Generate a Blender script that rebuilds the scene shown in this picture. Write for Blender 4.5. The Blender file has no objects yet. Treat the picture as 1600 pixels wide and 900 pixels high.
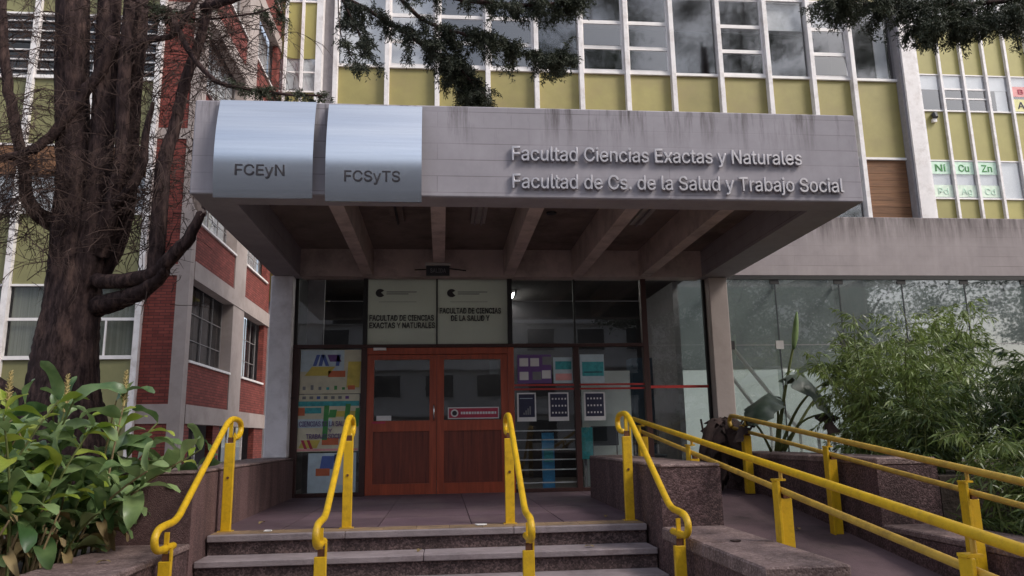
import bpy, bmesh, math, random
import numpy as np
from mathutils import Vector, Matrix
R = math.radians
random.seed(7)
SC = bpy.context.scene
COL = SC.collection

# ------------------------------------------------------------------ camera, sky, sun, exposure
F = 1176.3
PITCH, YAW, ROLL = 0.19691, 0.09434, 0.01722
def cam_axes():
    cp, sp, cy, sy = math.cos(PITCH), math.sin(PITCH), math.cos(YAW), math.sin(YAW)
    cr, sr = math.cos(ROLL), math.sin(ROLL)
    f = Vector((sy*cp, cy*cp, sp)); r0 = Vector((cy, -sy, 0)); d0 = f.cross(r0)
    return cr*r0 + sr*d0, -sr*r0 + cr*d0, f
RT, DN, FW = cam_axes()
cd = bpy.data.cameras.new('camera'); cam = bpy.data.objects.new('camera', cd); COL.objects.link(cam)
cd.lens = 36*F/1600; cd.sensor_width = 36; cd.clip_start = .05; cd.clip_end = 2000
cam.matrix_world = Matrix(((RT.x, -DN.x, -FW.x, 0), (RT.y, -DN.y, -FW.y, 0), (RT.z, -DN.z, -FW.z, 0), (0, 0, 0, 1)))
SC.camera = cam

SUN_EL, SUN_AZ = R(44), R(122)          # azimuth measured clockwise from +Y: a veiled sun behind the camera, to its right
w = bpy.data.worlds.new('World'); SC.world = w; w.use_nodes = True
nt = w.node_tree; bg = nt.nodes['Background']
sky = nt.nodes.new('ShaderNodeTexSky'); sky.sky_type = 'NISHITA'; sky.sun_disc = False
sky.sun_elevation = SUN_EL; sky.sun_rotation = SUN_AZ; sky.air_density = 1.0; sky.dust_density = 3.0
hs = nt.nodes.new('ShaderNodeHueSaturation'); hs.inputs['Saturation'].default_value = .72; nt.links.new(sky.outputs[0], hs.inputs['Color'])
tcw = nt.nodes.new('ShaderNodeTexCoord'); mpw = nt.nodes.new('ShaderNodeMapping'); mpw.inputs['Scale'].default_value = (1.6, 1.6, 6.0); nt.links.new(tcw.outputs['Generated'], mpw.inputs[0])
cn = nt.nodes.new('ShaderNodeTexNoise'); cn.inputs['Scale'].default_value = 1.5; cn.inputs['Detail'].default_value = 7; cn.inputs['Roughness'].default_value = .6; nt.links.new(mpw.outputs[0], cn.inputs[0])
cr_ = nt.nodes.new('ShaderNodeValToRGB'); cr_.color_ramp.elements[0].position = .42; cr_.color_ramp.elements[1].position = .70; nt.links.new(cn.outputs['Fac'], cr_.inputs[0])
cm = nt.nodes.new('ShaderNodeMixRGB'); cm.inputs[2].default_value = (6.2, 6.3, 6.6, 1)         # thin high cloud over the whole sky
cf = nt.nodes.new('ShaderNodeMath'); cf.operation = 'MULTIPLY'; cf.inputs[1].default_value = .75; nt.links.new(cr_.outputs[0], cf.inputs[0])
nt.links.new(cf.outputs[0], cm.inputs[0]); nt.links.new(hs.outputs[0], cm.inputs[1]); nt.links.new(cm.outputs[0], bg.inputs[0]); bg.inputs[1].default_value = 0.15
sl = bpy.data.lights.new('sun', 'SUN'); sun = bpy.data.objects.new('sun', sl); COL.objects.link(sun)
sl.energy = 2.0; sl.angle = R(18); sl.color = (1, .95, .88)
sdir = Vector((math.sin(SUN_AZ)*math.cos(SUN_EL), math.cos(SUN_AZ)*math.cos(SUN_EL), math.sin(SUN_EL)))
sun.rotation_euler = (-sdir).to_track_quat('-Z', 'Y').to_euler()
SC.view_settings.view_transform = 'Standard'; SC.view_settings.look = 'None'
SC.view_settings.exposure = 0.56; SC.view_settings.gamma = 1
SC.cycles.max_bounces = 8; SC.cycles.transparent_max_bounces = 16; SC.cycles.caustics_reflective = False; SC.cycles.caustics_refractive = False

def at(px, py, Y):
    """the point of the place seen at that pixel of the photograph, on the vertical plane Y metres ahead"""
    d = RT*((px-800)/F) + DN*((py-450)/F) + FW
    return d*(Y/d.y)

# ------------------------------------------------------------------ materials
MATS = {}
def mat(name, col, rough=.7, metal=0., var=.15, scale=6., bump=.0, bscale=40., stretch=(1, 1, 1), spec=.5, dirt=None, dscale=1.5, damt=.5, coat=0):
    m = bpy.data.materials.new(name); m.use_nodes = True; n = m.node_tree.nodes; l = m.node_tree.links
    p = n['Principled BSDF']; p.inputs['Roughness'].default_value = rough; p.inputs['Metallic'].default_value = metal
    p.inputs['Specular IOR Level'].default_value = spec
    if coat: p.inputs['Coat Weight'].default_value = coat; p.inputs['Coat Roughness'].default_value = .25
    tc = n.new('ShaderNodeTexCoord'); mp = n.new('ShaderNodeMapping'); mp.inputs['Scale'].default_value = stretch
    l.new(tc.outputs['Object'], mp.inputs[0])
    nz = n.new('ShaderNodeTexNoise'); nz.inputs['Scale'].default_value = scale; nz.inputs['Detail'].default_value = 6; nz.inputs['Roughness'].default_value = .65
    l.new(mp.outputs[0], nz.inputs[0])
    rp = n.new('ShaderNodeValToRGB'); e = rp.color_ramp.elements
    c = Vector(col)
    e[0].position = .3; e[1].position = .7
    e[0].color = (*(c*(1-var)), 1); e[1].color = (*(c*(1+var)), 1)
    l.new(nz.outputs['Fac'], rp.inputs[0])
    out = rp.outputs[0]
    if dirt:
        nd = n.new('ShaderNodeTexNoise'); nd.inputs['Scale'].default_value = dscale; nd.inputs['Detail'].default_value = 8; nd.inputs['Roughness'].default_value = .7
        l.new(mp.outputs[0], nd.inputs[0])
        rd = n.new('ShaderNodeValToRGB'); rd.color_ramp.elements[0].position = .48; rd.color_ramp.elements[1].position = .68
        rd.color_ramp.elements[0].color = (0, 0, 0, 1); rd.color_ramp.elements[1].color = (damt,)*3+(1,)
        l.new(nd.outputs['Fac'], rd.inputs[0])
        mx = n.new('ShaderNodeMixRGB'); mx.inputs[2].default_value = (*dirt, 1)
        l.new(rd.outputs[0], mx.inputs[0]); l.new(out, mx.inputs[1]); out = mx.outputs[0]
    l.new(out, p.inputs['Base Color'])
    if bump:
        nb = n.new('ShaderNodeTexNoise'); nb.inputs['Scale'].default_value = bscale; nb.inputs['Detail'].default_value = 4
        l.new(mp.outputs[0], nb.inputs[0])
        bp = n.new('ShaderNodeBump'); bp.inputs['Strength'].default_value = bump; bp.inputs['Distance'].default_value = .02
        l.new(nb.outputs['Fac'], bp.inputs['Height']); l.new(bp.outputs[0], p.inputs['Normal'])
    MATS[name] = m
    return m

def board_concrete(name, col, rowh=.17, stain=.5, top=None):
    """board-marked concrete: faint horizontal board joints, blotches, run-down stains"""
    m = mat(name, col, .85, var=.10, scale=3, bump=0)
    n = m.node_tree.nodes; l = m.node_tree.links; p = n['Principled BSDF']
    base = p.inputs['Base Color'].links[0].from_socket
    tc = n.new('ShaderNodeTexCoord')
    sp = n.new('ShaderNodeSeparateXYZ'); l.new(tc.outputs['Object'], sp.inputs[0])
    ad = n.new('ShaderNodeMath'); ad.operation = 'ADD'; l.new(sp.outputs[0], ad.inputs[0]); l.new(sp.outputs[1], ad.inputs[1])
    cb = n.new('ShaderNodeCombineXYZ'); l.new(ad.outputs[0], cb.inputs[0]); l.new(sp.outputs[2], cb.inputs[1])
    nd = n.new('ShaderNodeTexNoise'); nd.inputs['Scale'].default_value = .8; l.new(tc.outputs['Object'], nd.inputs[0])
    br = n.new('ShaderNodeTexBrick'); br.inputs['Scale'].default_value = 1; br.inputs['Brick Width'].default_value = 4.7
    br.inputs['Row Height'].default_value = rowh; br.inputs['Mortar Size'].default_value = .006; br.inputs['Mortar Smooth'].default_value = .3
    br.inputs['Color1'].default_value = (1, 1, 1, 1); br.inputs['Color2'].default_value = (.84, .84, .84, 1); br.inputs['Mortar'].default_value = (.5, .47, .47, 1)
    l.new(cb.outputs[0], br.inputs[0])
    # joints only here and there
    gap = n.new('ShaderNodeValToRGB'); gap.color_ramp.elements[0].position = .42; gap.color_ramp.elements[1].position = .6
    l.new(nd.outputs['Fac'], gap.inputs[0])
    m1 = n.new('ShaderNodeMixRGB'); m1.blend_type = 'MULTIPLY'
    mfac = n.new('ShaderNodeMath'); mfac.operation = 'MULTIPLY_ADD'; mfac.inputs[1].default_value = .65; mfac.inputs[2].default_value = .08
    l.new(gap.outputs[0], mfac.inputs[0]); l.new(mfac.outputs[0], m1.inputs[0]); l.new(base, m1.inputs[1]); l.new(br.outputs['Color'], m1.inputs[2])
    # run-down stains
    mp = n.new('ShaderNodeMapping'); mp.inputs['Scale'].default_value = (5, 5, .5); l.new(tc.outputs['Object'], mp.inputs[0])
    ns = n.new('ShaderNodeTexNoise'); ns.inputs['Scale'].default_value = 1.6; ns.inputs['Detail'].default_value = 7; ns.inputs['Roughness'].default_value = .7; l.new(mp.outputs[0], ns.inputs[0])
    rs = n.new('ShaderNodeValToRGB'); rs.color_ramp.elements[0].position = .5 if stain < 1 else .36; rs.color_ramp.elements[1].position = .72 if stain < 1 else .66
    l.new(ns.outputs['Fac'], rs.inputs[0])
    fac = rs.outputs[0]
    if top:
        mr = n.new('ShaderNodeMapRange'); mr.inputs[1].default_value = top-.45; mr.inputs[2].default_value = top+.02; mr.inputs[3].default_value = .12; mr.inputs[4].default_value = 1.2
        l.new(sp.outputs[2], mr.inputs[0])
        mu = n.new('ShaderNodeMath'); mu.operation = 'MULTIPLY'; l.new(fac, mu.inputs[0]); l.new(mr.outputs[0], mu.inputs[1]); fac = mu.outputs[0]
    ms = n.new('ShaderNodeMath'); ms.operation = 'MULTIPLY'; ms.inputs[1].default_value = stain; ms.use_clamp = True; l.new(fac, ms.inputs[0])
    m2 = n.new('ShaderNodeMixRGB'); m2.inputs[2].default_value = (.07, .055, .055, 1)
    l.new(ms.outputs[0], m2.inputs[0]); l.new(m1.outputs[0], m2.inputs[1]); l.new(m2.outputs[0], p.inputs['Base Color'])
    bp = n.new('ShaderNodeBump'); bp.inputs['Strength'].default_value = .2; bp.inputs['Distance'].default_value = .01
    l.new(br.outputs['Color'], bp.inputs['Height']); l.new(bp.outputs[0], p.inputs['Normal'])
    return m

def aggregate(name, c1, c2, rough=.8, scale=70):
    """washed pebble render"""
    m = mat(name, c1, rough, var=.25, scale=2.5)
    n = m.node_tree.nodes; l = m.node_tree.links; p = n['Principled BSDF']
    base = p.inputs['Base Color'].links[0].from_socket
    tc = n.new('ShaderNodeTexCoord')
    v = n.new('ShaderNodeTexVoronoi'); v.inputs['Scale'].default_value = scale; l.new(tc.outputs['Object'], v.inputs[0])
    sv = n.new('ShaderNodeSeparateColor'); l.new(v.outputs['Color'], sv.inputs[0])
    rp = n.new('ShaderNodeValToRGB'); rp.color_ramp.elements[0].position = .35; rp.color_ramp.elements[1].position = .95; l.new(sv.outputs[0], rp.inputs[0])
    mx = n.new('ShaderNodeMixRGB'); mx.inputs[2].default_value = (*c2, 1); l.new(rp.outputs[0], mx.inputs[0]); l.new(base, mx.inputs[1])
    mp = n.new('ShaderNodeMapping'); mp.inputs['Scale'].default_value = (3, 3, .4); l.new(tc.outputs['Object'], mp.inputs[0])
    ns = n.new('ShaderNodeTexNoise'); ns.inputs['Scale'].default_value = 1.7; ns.inputs['Detail'].default_value = 7; l.new(mp.outputs[0], ns.inputs[0])
    rs = n.new('ShaderNodeValToRGB'); rs.color_ramp.elements[0].position = .42; rs.color_ramp.elements[1].position = .75
    rs.color_ramp.elements[0].color = (1, 1, 1, 1); rs.color_ramp.elements[1].color = (.45, .42, .42, 1); l.new(ns.outputs['Fac'], rs.inputs[0])
    m2 = n.new('ShaderNodeMixRGB'); m2.blend_type = 'MULTIPLY'; m2.inputs[0].default_value = 1; l.new(mx.outputs[0], m2.inputs[1]); l.new(rs.outputs[0], m2.inputs[2])
    l.new(m2.outputs[0], p.inputs['Base Color'])
    bp = n.new('ShaderNodeBump'); bp.inputs['Strength'].default_value = .6; bp.inputs['Distance'].default_value = .008; bp.invert = True
    l.new(v.outputs['Distance'], bp.inputs['Height']); l.new(bp.outputs[0], p.inputs['Normal'])
    return m

def brickwork(name):
    m = mat(name, (.22, .052, .042), .9, var=.2, scale=3)
    n = m.node_tree.nodes; l = m.node_tree.links; p = n['Principled BSDF']
    base = p.inputs['Base Color'].links[0].from_socket
    tc = n.new('ShaderNodeTexCoord'); sp = n.new('ShaderNodeSeparateXYZ'); l.new(tc.outputs['Object'], sp.inputs[0])
    ad = n.new('ShaderNodeMath'); ad.operation = 'ADD'; l.new(sp.outputs[0], ad.inputs[0]); l.new(sp.outputs[1], ad.inputs[1])
    cb = n.new('ShaderNodeCombineXYZ'); l.new(ad.outputs[0], cb.inputs[0]); l.new(sp.outputs[2], cb.inputs[1])
    br = n.new('ShaderNodeTexBrick'); br.inputs['Scale'].default_value = 1; br.inputs['Brick Width'].default_value = .26
    br.inputs['Row Height'].default_value = .075; br.inputs['Mortar Size'].default_value = .009
    br.inputs['Color1'].default_value = (1.1, 1.05, 1, 1); br.inputs['Color2'].default_value = (.7, .62, .6, 1); br.inputs['Mortar'].default_value = (.42, .5, .52, 1)
    l.new(cb.outputs[0], br.inputs[0])
    mx = n.new('ShaderNodeMixRGB'); mx.blend_type = 'MULTIPLY'; mx.inputs[0].default_value = 1
    l.new(base, mx.inputs[1]); l.new(br.outputs['Color'], mx.inputs[2]); l.new(mx.outputs[0], p.inputs['Base Color'])
    bp = n.new('ShaderNodeBump'); bp.inputs['Strength'].default_value = .5; bp.inputs['Distance'].default_value = .01; bp.invert = True
    l.new(br.outputs['Fac'], bp.inputs['Height']); l.new(bp.outputs[0], p.inputs['Normal'])
    return m

def glass(name, tint=(.85, .9, .9), ior=1.6, wob=.0, rough=0.0, haze=0.0):
    m = bpy.data.materials.new(name); m.use_nodes = True; n = m.node_tree.nodes; l = m.node_tree.links
    n.remove(n['Principled BSDF']); o = n['Material Output']
    t = n.new('ShaderNodeBsdfTransparent'); t.inputs[0].default_value = (*tint, 1)
    g = n.new('ShaderNodeBsdfGlossy'); g.inputs['Roughness'].default_value = rough
    fr = n.new('ShaderNodeFresnel'); fr.inputs[0].default_value = ior
    ge = n.new('ShaderNodeNewGeometry'); fb = n.new('ShaderNodeMath'); fb.operation = 'SUBTRACT'; fb.inputs[0].default_value = 1; l.new(ge.outputs['Backfacing'], fb.inputs[1])
    fm = n.new('ShaderNodeMath'); fm.operation = 'MULTIPLY'; l.new(fr.outputs[0], fm.inputs[0]); l.new(fb.outputs[0], fm.inputs[1])      # a pane mirrors on its outer face
    mx = n.new('ShaderNodeMixShader'); l.new(fm.outputs[0], mx.inputs[0]); l.new(t.outputs[0], mx.inputs[1]); l.new(g.outputs[0], mx.inputs[2])
    last = mx.outputs[0]
    if haze:
        d = n.new('ShaderNodeBsdfDiffuse'); d.inputs[0].default_value = (.6, .6, .58, 1)
        tc = n.new('ShaderNodeTexCoord'); nz = n.new('ShaderNodeTexNoise'); nz.inputs['Scale'].default_value = 2.0; nz.inputs['Detail'].default_value = 6; l.new(tc.outputs['Object'], nz.inputs[0])
        mu = n.new('ShaderNodeMath'); mu.operation = 'MULTIPLY'; mu.inputs[1].default_value = haze; l.new(nz.outputs['Fac'], mu.inputs[0])
        m2 = n.new('ShaderNodeMixShader'); l.new(mu.outputs[0], m2.inputs[0]); l.new(last, m2.inputs[1]); l.new(d.outputs[0], m2.inputs[2]); last = m2.outputs[0]
    if wob:
        tc = n.new('ShaderNodeTexCoord'); nz = n.new('ShaderNodeTexNoise'); nz.inputs['Scale'].default_value = 1.3; l.new(tc.outputs['Object'], nz.inputs[0])
        bp = n.new('ShaderNodeBump'); bp.inputs['Strength'].default_value = wob; bp.inputs['Distance'].default_value = .02
        l.new(nz.outputs['Fac'], bp.inputs['Height']); l.new(bp.outputs[0], g.inputs['Normal'])
    l.new(last, o.inputs[0]); MATS[name] = m
    return m

def emit(name, col, s):
    m = bpy.data.materials.new(name); m.use_nodes = True; p = m.node_tree.nodes['Principled BSDF']
    p.inputs['Base Color'].default_value = (.8, .8, .8, 1); p.inputs['Emission Color'].default_value = (*col, 1); p.inputs['Emission Strength'].default_value = s
    MATS[name] = m; return m

def leafmat(name, c1, c2, rough=.45, trans=.25, scale=3.):
    m = bpy.data.materials.new(name); m.use_nodes = True; n = m.node_tree.nodes; l = m.node_tree.links
    p = n['Principled BSDF']; p.inputs['Roughness'].default_value = rough
    oi = n.new('ShaderNodeObjectInfo'); ge = n.new('ShaderNodeNewGeometry')
    nz = n.new('ShaderNodeTexNoise'); nz.inputs['Scale'].default_value = scale; nz.inputs['Detail'].default_value = 3; l.new(ge.outputs['Position'], nz.inputs[0])
    ad = n.new('ShaderNodeMath'); ad.operation = 'MULTIPLY_ADD'; ad.inputs[1].default_value = .55; l.new(oi.outputs['Random'], ad.inputs[0])
    sb = n.new('ShaderNodeMath'); sb.operation = 'SUBTRACT'; sb.inputs[1].default_value = .25; l.new(nz.outputs['Fac'], sb.inputs[0]); l.new(sb.outputs[0], ad.inputs[2])
    rp = n.new('ShaderNodeValToRGB'); e = rp.color_ramp.elements; e[0].position = .15; e[1].position = .75; e[0].color = (*c1, 1); e[1].color = (*c2, 1)
    l.new(ad.outputs[0], rp.inputs[0]); l.new(rp.outputs[0], p.inputs['Base Color'])
    if trans:
        t = n.new('ShaderNodeBsdfTranslucent'); l.new(rp.outputs[0], t.inputs[0])
        mx = n.new('ShaderNodeMixShader'); mx.inputs[0].default_value = trans
        l.new(p.outputs[0], mx.inputs[1]); l.new(t.outputs[0], mx.inputs[2]); l.new(mx.outputs[0], n['Material Output'].inputs[0])
    MATS[name] = m; return m

board_concrete('fascia_concrete', (.365, .338, .372), .17, .95, 3.29)
board_concrete('band_concrete', (.35, .305, .31), .16, 1.0, 3.36)
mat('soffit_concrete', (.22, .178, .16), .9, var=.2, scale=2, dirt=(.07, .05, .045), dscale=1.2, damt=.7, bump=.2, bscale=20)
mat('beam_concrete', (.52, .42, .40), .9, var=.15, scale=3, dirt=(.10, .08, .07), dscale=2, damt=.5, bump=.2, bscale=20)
mat('white_column', (.80, .76, .80), .7, var=.08, scale=3, dirt=(.3, .25, .25), dscale=2.2, damt=.4)
mat('pale_concrete', (.45, .40, .40), .85, var=.12, scale=3, dirt=(.16, .12, .11), dscale=2.2, damt=.45, bump=.2, bscale=30)
mat('wing_concrete', (.37, .31, .29), .85, var=.12, scale=1.5, dirt=(.18, .14, .12), dscale=.8, damt=.45, bump=.1, bscale=20)
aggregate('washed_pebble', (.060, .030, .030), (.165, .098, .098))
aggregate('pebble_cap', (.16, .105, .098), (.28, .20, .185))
aggregate('ribbed_render', (.115, .06, .06), (.19, .115, .11), scale=110)
aggregate('riser_pebble', (.06, .037, .037), (.18, .12, .115))
mat('tread_stone', (.265, .22, .228), .75, var=.18, scale=5, dirt=(.12, .085, .09), dscale=3, damt=.7, bump=.25, bscale=60)
mat('paving_tile', (.115, .072, .09), .62, var=.2, scale=3, dirt=(.16, .12, .11), dscale=2, damt=.4, bump=.15, bscale=50)
mat('edge_tile', (.25, .165, .095), .8, var=.25, scale=7, dirt=(.12, .085, .07), dscale=4, damt=.7, bump=.4, bscale=60)
mat('joint', (.05, .04, .04), .95)
mat('ramp_floor', (.13, .082, .092), .85, var=.25, scale=2, dirt=(.045, .03, .032), dscale=1.0, damt=.95, bump=.3, bscale=70)
mat('soil', (.05, .035, .027), .95, var=.4, scale=12, bump=.8, bscale=25)
mat('pavement', (.30, .27, .26), .9, var=.15, scale=3, bump=.2, bscale=40)
mat('asphalt', (.05, .05, .052), .9, var=.2, scale=5, bump=.3, bscale=80)
mat('yellow_paint', (.66, .40, .010), .45, var=.10, scale=9, bump=.12, bscale=60, dirt=(.34, .19, .012), dscale=14, damt=.5)
mat('worn_rail_paint', (.50, .31, .045), .5, var=.18, scale=9, bump=.12, bscale=60, dirt=(.26, .16, .04), dscale=10, damt=.7)
mat('rust', (.12, .045, .02), .9, var=.4, scale=20)
mat('door_wood', (.36, .064, .024), .42, var=.3, scale=5, stretch=(4, 4, .35), bump=.08, bscale=30, coat=.15)
mat('door_panel_wood', (.165, .031, .015), .5, var=.45, scale=6, stretch=(6, 6, .3), bump=.06, bscale=30, coat=.1)
mat('frame_brown', (.045, .013, .010), .5, var=.3, scale=5, stretch=(4, 4, .5))
mat('red_bar', (.40, .03, .025), .45, var=.15)
mat('black_frame', (.012, .010, .010), .5)
mat('steel', (.62, .64, .68), .19, 1.0, var=.05, scale=3, stretch=(.3, .3, 14))
mat('chrome', (.6, .6, .6), .25, 1.0, var=.05)
mat('letter_steel', (.50, .48, .51), .45, .8, var=.2, scale=5)
mat('letter_dark', (.035, .03, .035), .5, .2)
mat('green_panel', (.33, .282, .10), .55, var=.14, scale=1.6, dirt=(.31, .24, .11), dscale=.9, damt=.6)
mat('green_panel_far', (.33, .29, .095), .55, var=.10, scale=1.0, dirt=(.31, .27, .09), dscale=.6, damt=.6)
mat('green_panel_wing', (.21, .20, .09), .6, var=.15, scale=1.5)
mat('white_metal', (.78, .74, .74), .5, var=.08, scale=5, dirt=(.33, .26, .22), dscale=3, damt=.45)
mat('white_trim', (.80, .76, .75), .5, var=.08, scale=5)
mat('grille_grey', (.24, .22, .22), .6)
mat('grey_wall', (.26, .24, .25), .8)
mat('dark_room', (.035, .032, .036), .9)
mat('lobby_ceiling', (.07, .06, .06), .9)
mat('pale_room', (.70, .72, .70), .9, var=.05)
mat('hall_stone', (.52, .53, .52), .4, var=.1)
mat('hall_wall_shaded', (.15, .16, .16), .9, var=.1, scale=1)  # upper back wall painted darker so reflections in the glass show
mat('hall_wall_lit', (.66, .69, .68), .9, var=.08, scale=1)  # lower part of the same wall, painted paler to look brightly lit
mat('hall_floor', (.10, .09, .085), .4)
mat('blind', (.80, .79, .79), .8, var=.05)
mat('curtain', (.27, .27, .21), .9, var=.35, scale=1, stretch=(14, 14, .2))
mat('board_wood', (.20, .095, .045), .75, var=.4, scale=4, stretch=(.4, .4, 7), dirt=(.09, .04, .02), dscale=3, damt=.6)
for nm in ('green_panel', 'green_panel_far', 'green_panel_wing', 'board_wood', 'paving_tile', 'tread_stone', 'edge_tile'):
    n_ = MATS[nm].node_tree.nodes; l_ = MATS[nm].node_tree.links; p_ = n_['Principled BSDF']; src = p_.inputs['Base Color'].links[0].from_socket
    oi_ = n_.new('ShaderNodeObjectInfo'); mr_ = n_.new('ShaderNodeMapRange'); mr_.inputs[3].default_value = .86; mr_.inputs[4].default_value = 1.1; l_.new(oi_.outputs['Random'], mr_.inputs[0])
    mm_ = n_.new('ShaderNodeVectorMath'); mm_.operation = 'SCALE'; l_.new(src, mm_.inputs[0]); l_.new(mr_.outputs[0], mm_.inputs['Scale']); l_.new(mm_.outputs[0], p_.inputs['Base Color'])
brickwork('brick')
glass('glass_upper', (.92, .93, .94), 2.7, .02, .045)
glass('glass_front', (.88, .91, .91), 1.85, .03, .012)
glass('glass_hall', (.92, .95, .94), 2.9, .02, .02, haze=.05)
glass('glass_wing', (.85, .86, .87), 1.6, .05, .03)
leafmat('frost', (.60, .62, .58), (.70, .72, .67), .12, .65, 1.)
emit('tube_lit', (1, .97, .9), 30.0)
mat('lamp_body', (.35, .33, .32), .6)
mat('paper', (.72, .70, .70), .8, var=.05)
mat('paper_cream', (.62, .58, .44), .8, var=.12, scale=6)
mat('paper_blue', (.50, .60, .66), .8, var=.15, scale=5)
mat('print_navy', (.025, .025, .06), .6)
mat('print_blue', (.09, .14, .40), .6)
mat('print_teal', (.05, .33, .36), .6, var=.3, scale=20)
mat('print_green', (.06, .26, .07), .6, var=.3)
mat('print_red', (.42, .03, .07), .5)
mat('print_orange', (.55, .14, .06), .6)
mat('print_yellow', (.60, .47, .10), .6, var=.2)
mat('print_purple', (.15, .07, .24), .6)
mat('print_grey', (.20, .20, .21), .6)
mat('sign_green', (.58, .76, .62), .7)
mat('sign_pale', (.66, .76, .64), .7)
mat('sign_pink', (.75, .35, .34), .7)
mat('sign_yellow', (.72, .68, .34), .7)
mat('sticker_blue', (.06, .28, .52), .5)
mat('dark_plastic', (.02, .02, .025), .5)
mat('teal_dark', (.015, .035, .06), .5)
mat('bark', (.045, .030, .030), .95, var=.6, scale=9, stretch=(2.2, 2.2, .6), bump=1.0, bscale=11, spec=.1, dirt=(.13, .082, .07), dscale=4.5, damt=.85)
mat('bark_cut', (.36, .27, .22), .9, var=.35, scale=8, stretch=(3, 3, .6), bump=.4)
mat('twig', (.055, .032, .026), .95, var=.3)
mat('stem_green', (.13, .15, .045), .6, var=.3, scale=8)
mat('stem_dry', (.26, .19, .10), .8, var=.3, scale=8)
mat('withered', (.04, .022, .019), .85, var=.6, scale=8)
leafmat('cedar_leaf', (.016, .022, .014), (.055, .065, .035), .7, .1)
leafmat('cedar_leaf_light', (.05, .06, .025), (.13, .135, .055), .7, .2)
leafmat('ginger_leaf', (.055, .12, .04), (.27, .37, .15), .34, .27, 7)
leafmat('ginger_leaf_dry', (.16, .11, .05), (.30, .22, .10), .7, .1, 7)
leafmat('ginger_leaf_young', (.18, .28, .03), (.38, .43, .07), .4, .3, 5)
leafmat('bamboo_leaf', (.018, .042, .012), (.22, .29, .075), .36, .28, 10)
leafmat('strelitzia_leaf', (.026, .042, .030), (.095, .12, .09), .4, .1, 6)
leafmat('tree_leaf', (.02, .04, .015), (.07, .11, .04), .6, .2)
mat('flower_spike', (.40, .31, .13), .8, var=.4, scale=30)
mat('cable', (.015, .012, .012), .7)
mat('facade_opposite', (.74, .70, .69), .85, var=.1)

# ------------------------------------------------------------------ mesh helpers
class MB:
    def __init__(s): s.v = []; s.f = []
    def quad(s, a, b, c, d):
        i = len(s.v); s.v += [tuple(a), tuple(b), tuple(c), tuple(d)]; s.f.append((i, i+1, i+2, i+3)); return s
    def box(s, x0, x1, y0, y1, z0, z1):
        i = len(s.v)
        s.v += [(x0, y0, z0), (x1, y0, z0), (x1, y1, z0), (x0, y1, z0), (x0, y0, z1), (x1, y0, z1), (x1, y1, z1), (x0, y1, z1)]
        s.f += [tuple(i+k for k in q) for q in ((0, 3, 2, 1), (4, 5, 6, 7), (0, 1, 5, 4), (1, 2, 6, 5), (2, 3, 7, 6), (3, 0, 4, 7))]; return s
    def hexa(s, p):
        """eight corners: four below, four above, both counter-clockwise from above"""
        i = len(s.v); s.v += [tuple(q) for q in p]
        s.f += [tuple(i+k for k in q) for q in ((0, 3, 2, 1), (4, 5, 6, 7), (0, 1, 5, 4), (1, 2, 6, 5), (2, 3, 7, 6), (3, 0, 4, 7))]; return s
    def bar(s, a, b, wx, wy, up=Vector((0, 0, 1))):
        a = Vector(a); b = Vector(b); d = (b-a).normalized()
        if abs(d.dot(up)) > .98: up = Vector((0, 1, 0))
        u = d.cross(up).normalized()*wx/2; v = u.cross(d).normalized()*wy/2
        i = len(s.v)
        for p in (a, b): s.v += [tuple(p-u-v), tuple(p+u-v), tuple(p+u+v), tuple(p-u+v)]
        s.f += [tuple(i+k for k in q) for q in ((0, 1, 2, 3), (7, 6, 5, 4), (0, 4, 5, 1), (1, 5, 6, 2), (2, 6, 7, 3), (3, 7, 4, 0))]; return s
    def tube(s, pts, r, n=10, jit=0., caps=True):
        pts = [Vector(p) for p in pts]; m = len(pts)
        rs = r if hasattr(r, '__len__') else [r]*m
        nrm = None; base = len(s.v)
        ridge = [random.uniform(-1, 1) for _ in range(n)]
        for k in range(m):
            t = (pts[min(k+1, m-1)]-pts[max(k-1, 0)]).normalized()
            if nrm is None:
                nrm = t.orthogonal().normalized()
            nrm = (nrm-t*nrm.dot(t)).normalized(); bn = t.cross(nrm)
            for j in range(n):
                a = 2*math.pi*j/n; ridge[j] = max(-1, min(1, ridge[j]+random.gauss(0, .10))); rr = rs[k]*(1+jit*(.75*ridge[j]+.2*random.uniform(-1, 1)))
                s.v.append(tuple(pts[k]+(nrm*math.cos(a)+bn*math.sin(a))*rr))
        for k in range(m-1):
            for j in range(n):
                s.f.append((base+k*n+j, base+k*n+(j+1) % n, base+(k+1)*n+(j+1) % n, base+(k+1)*n+j))
        if caps:
            s.f.append(tuple(base+j for j in reversed(range(n)))); s.f.append(tuple(base+(m-1)*n+j for j in range(n)))
        return s
    def mesh(s, name): 
        me = bpy.data.meshes.new(name); me.from_pydata(s.v, [], s.f); me.update(); return me
    def build(s, name, m, parent=None, smooth=False, bevel=0, kind=None):
        me = s.mesh(name)
        if bevel:
            bm = bmesh.new(); bm.from_mesh(me); bmesh.ops.bevel(bm, geom=bm.edges[:], offset=bevel, segments=1, affect='EDGES', clamp_overlap=True); bm.to_mesh(me); bm.free()
        return link(name, me, m, parent, smooth, kind)

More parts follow.
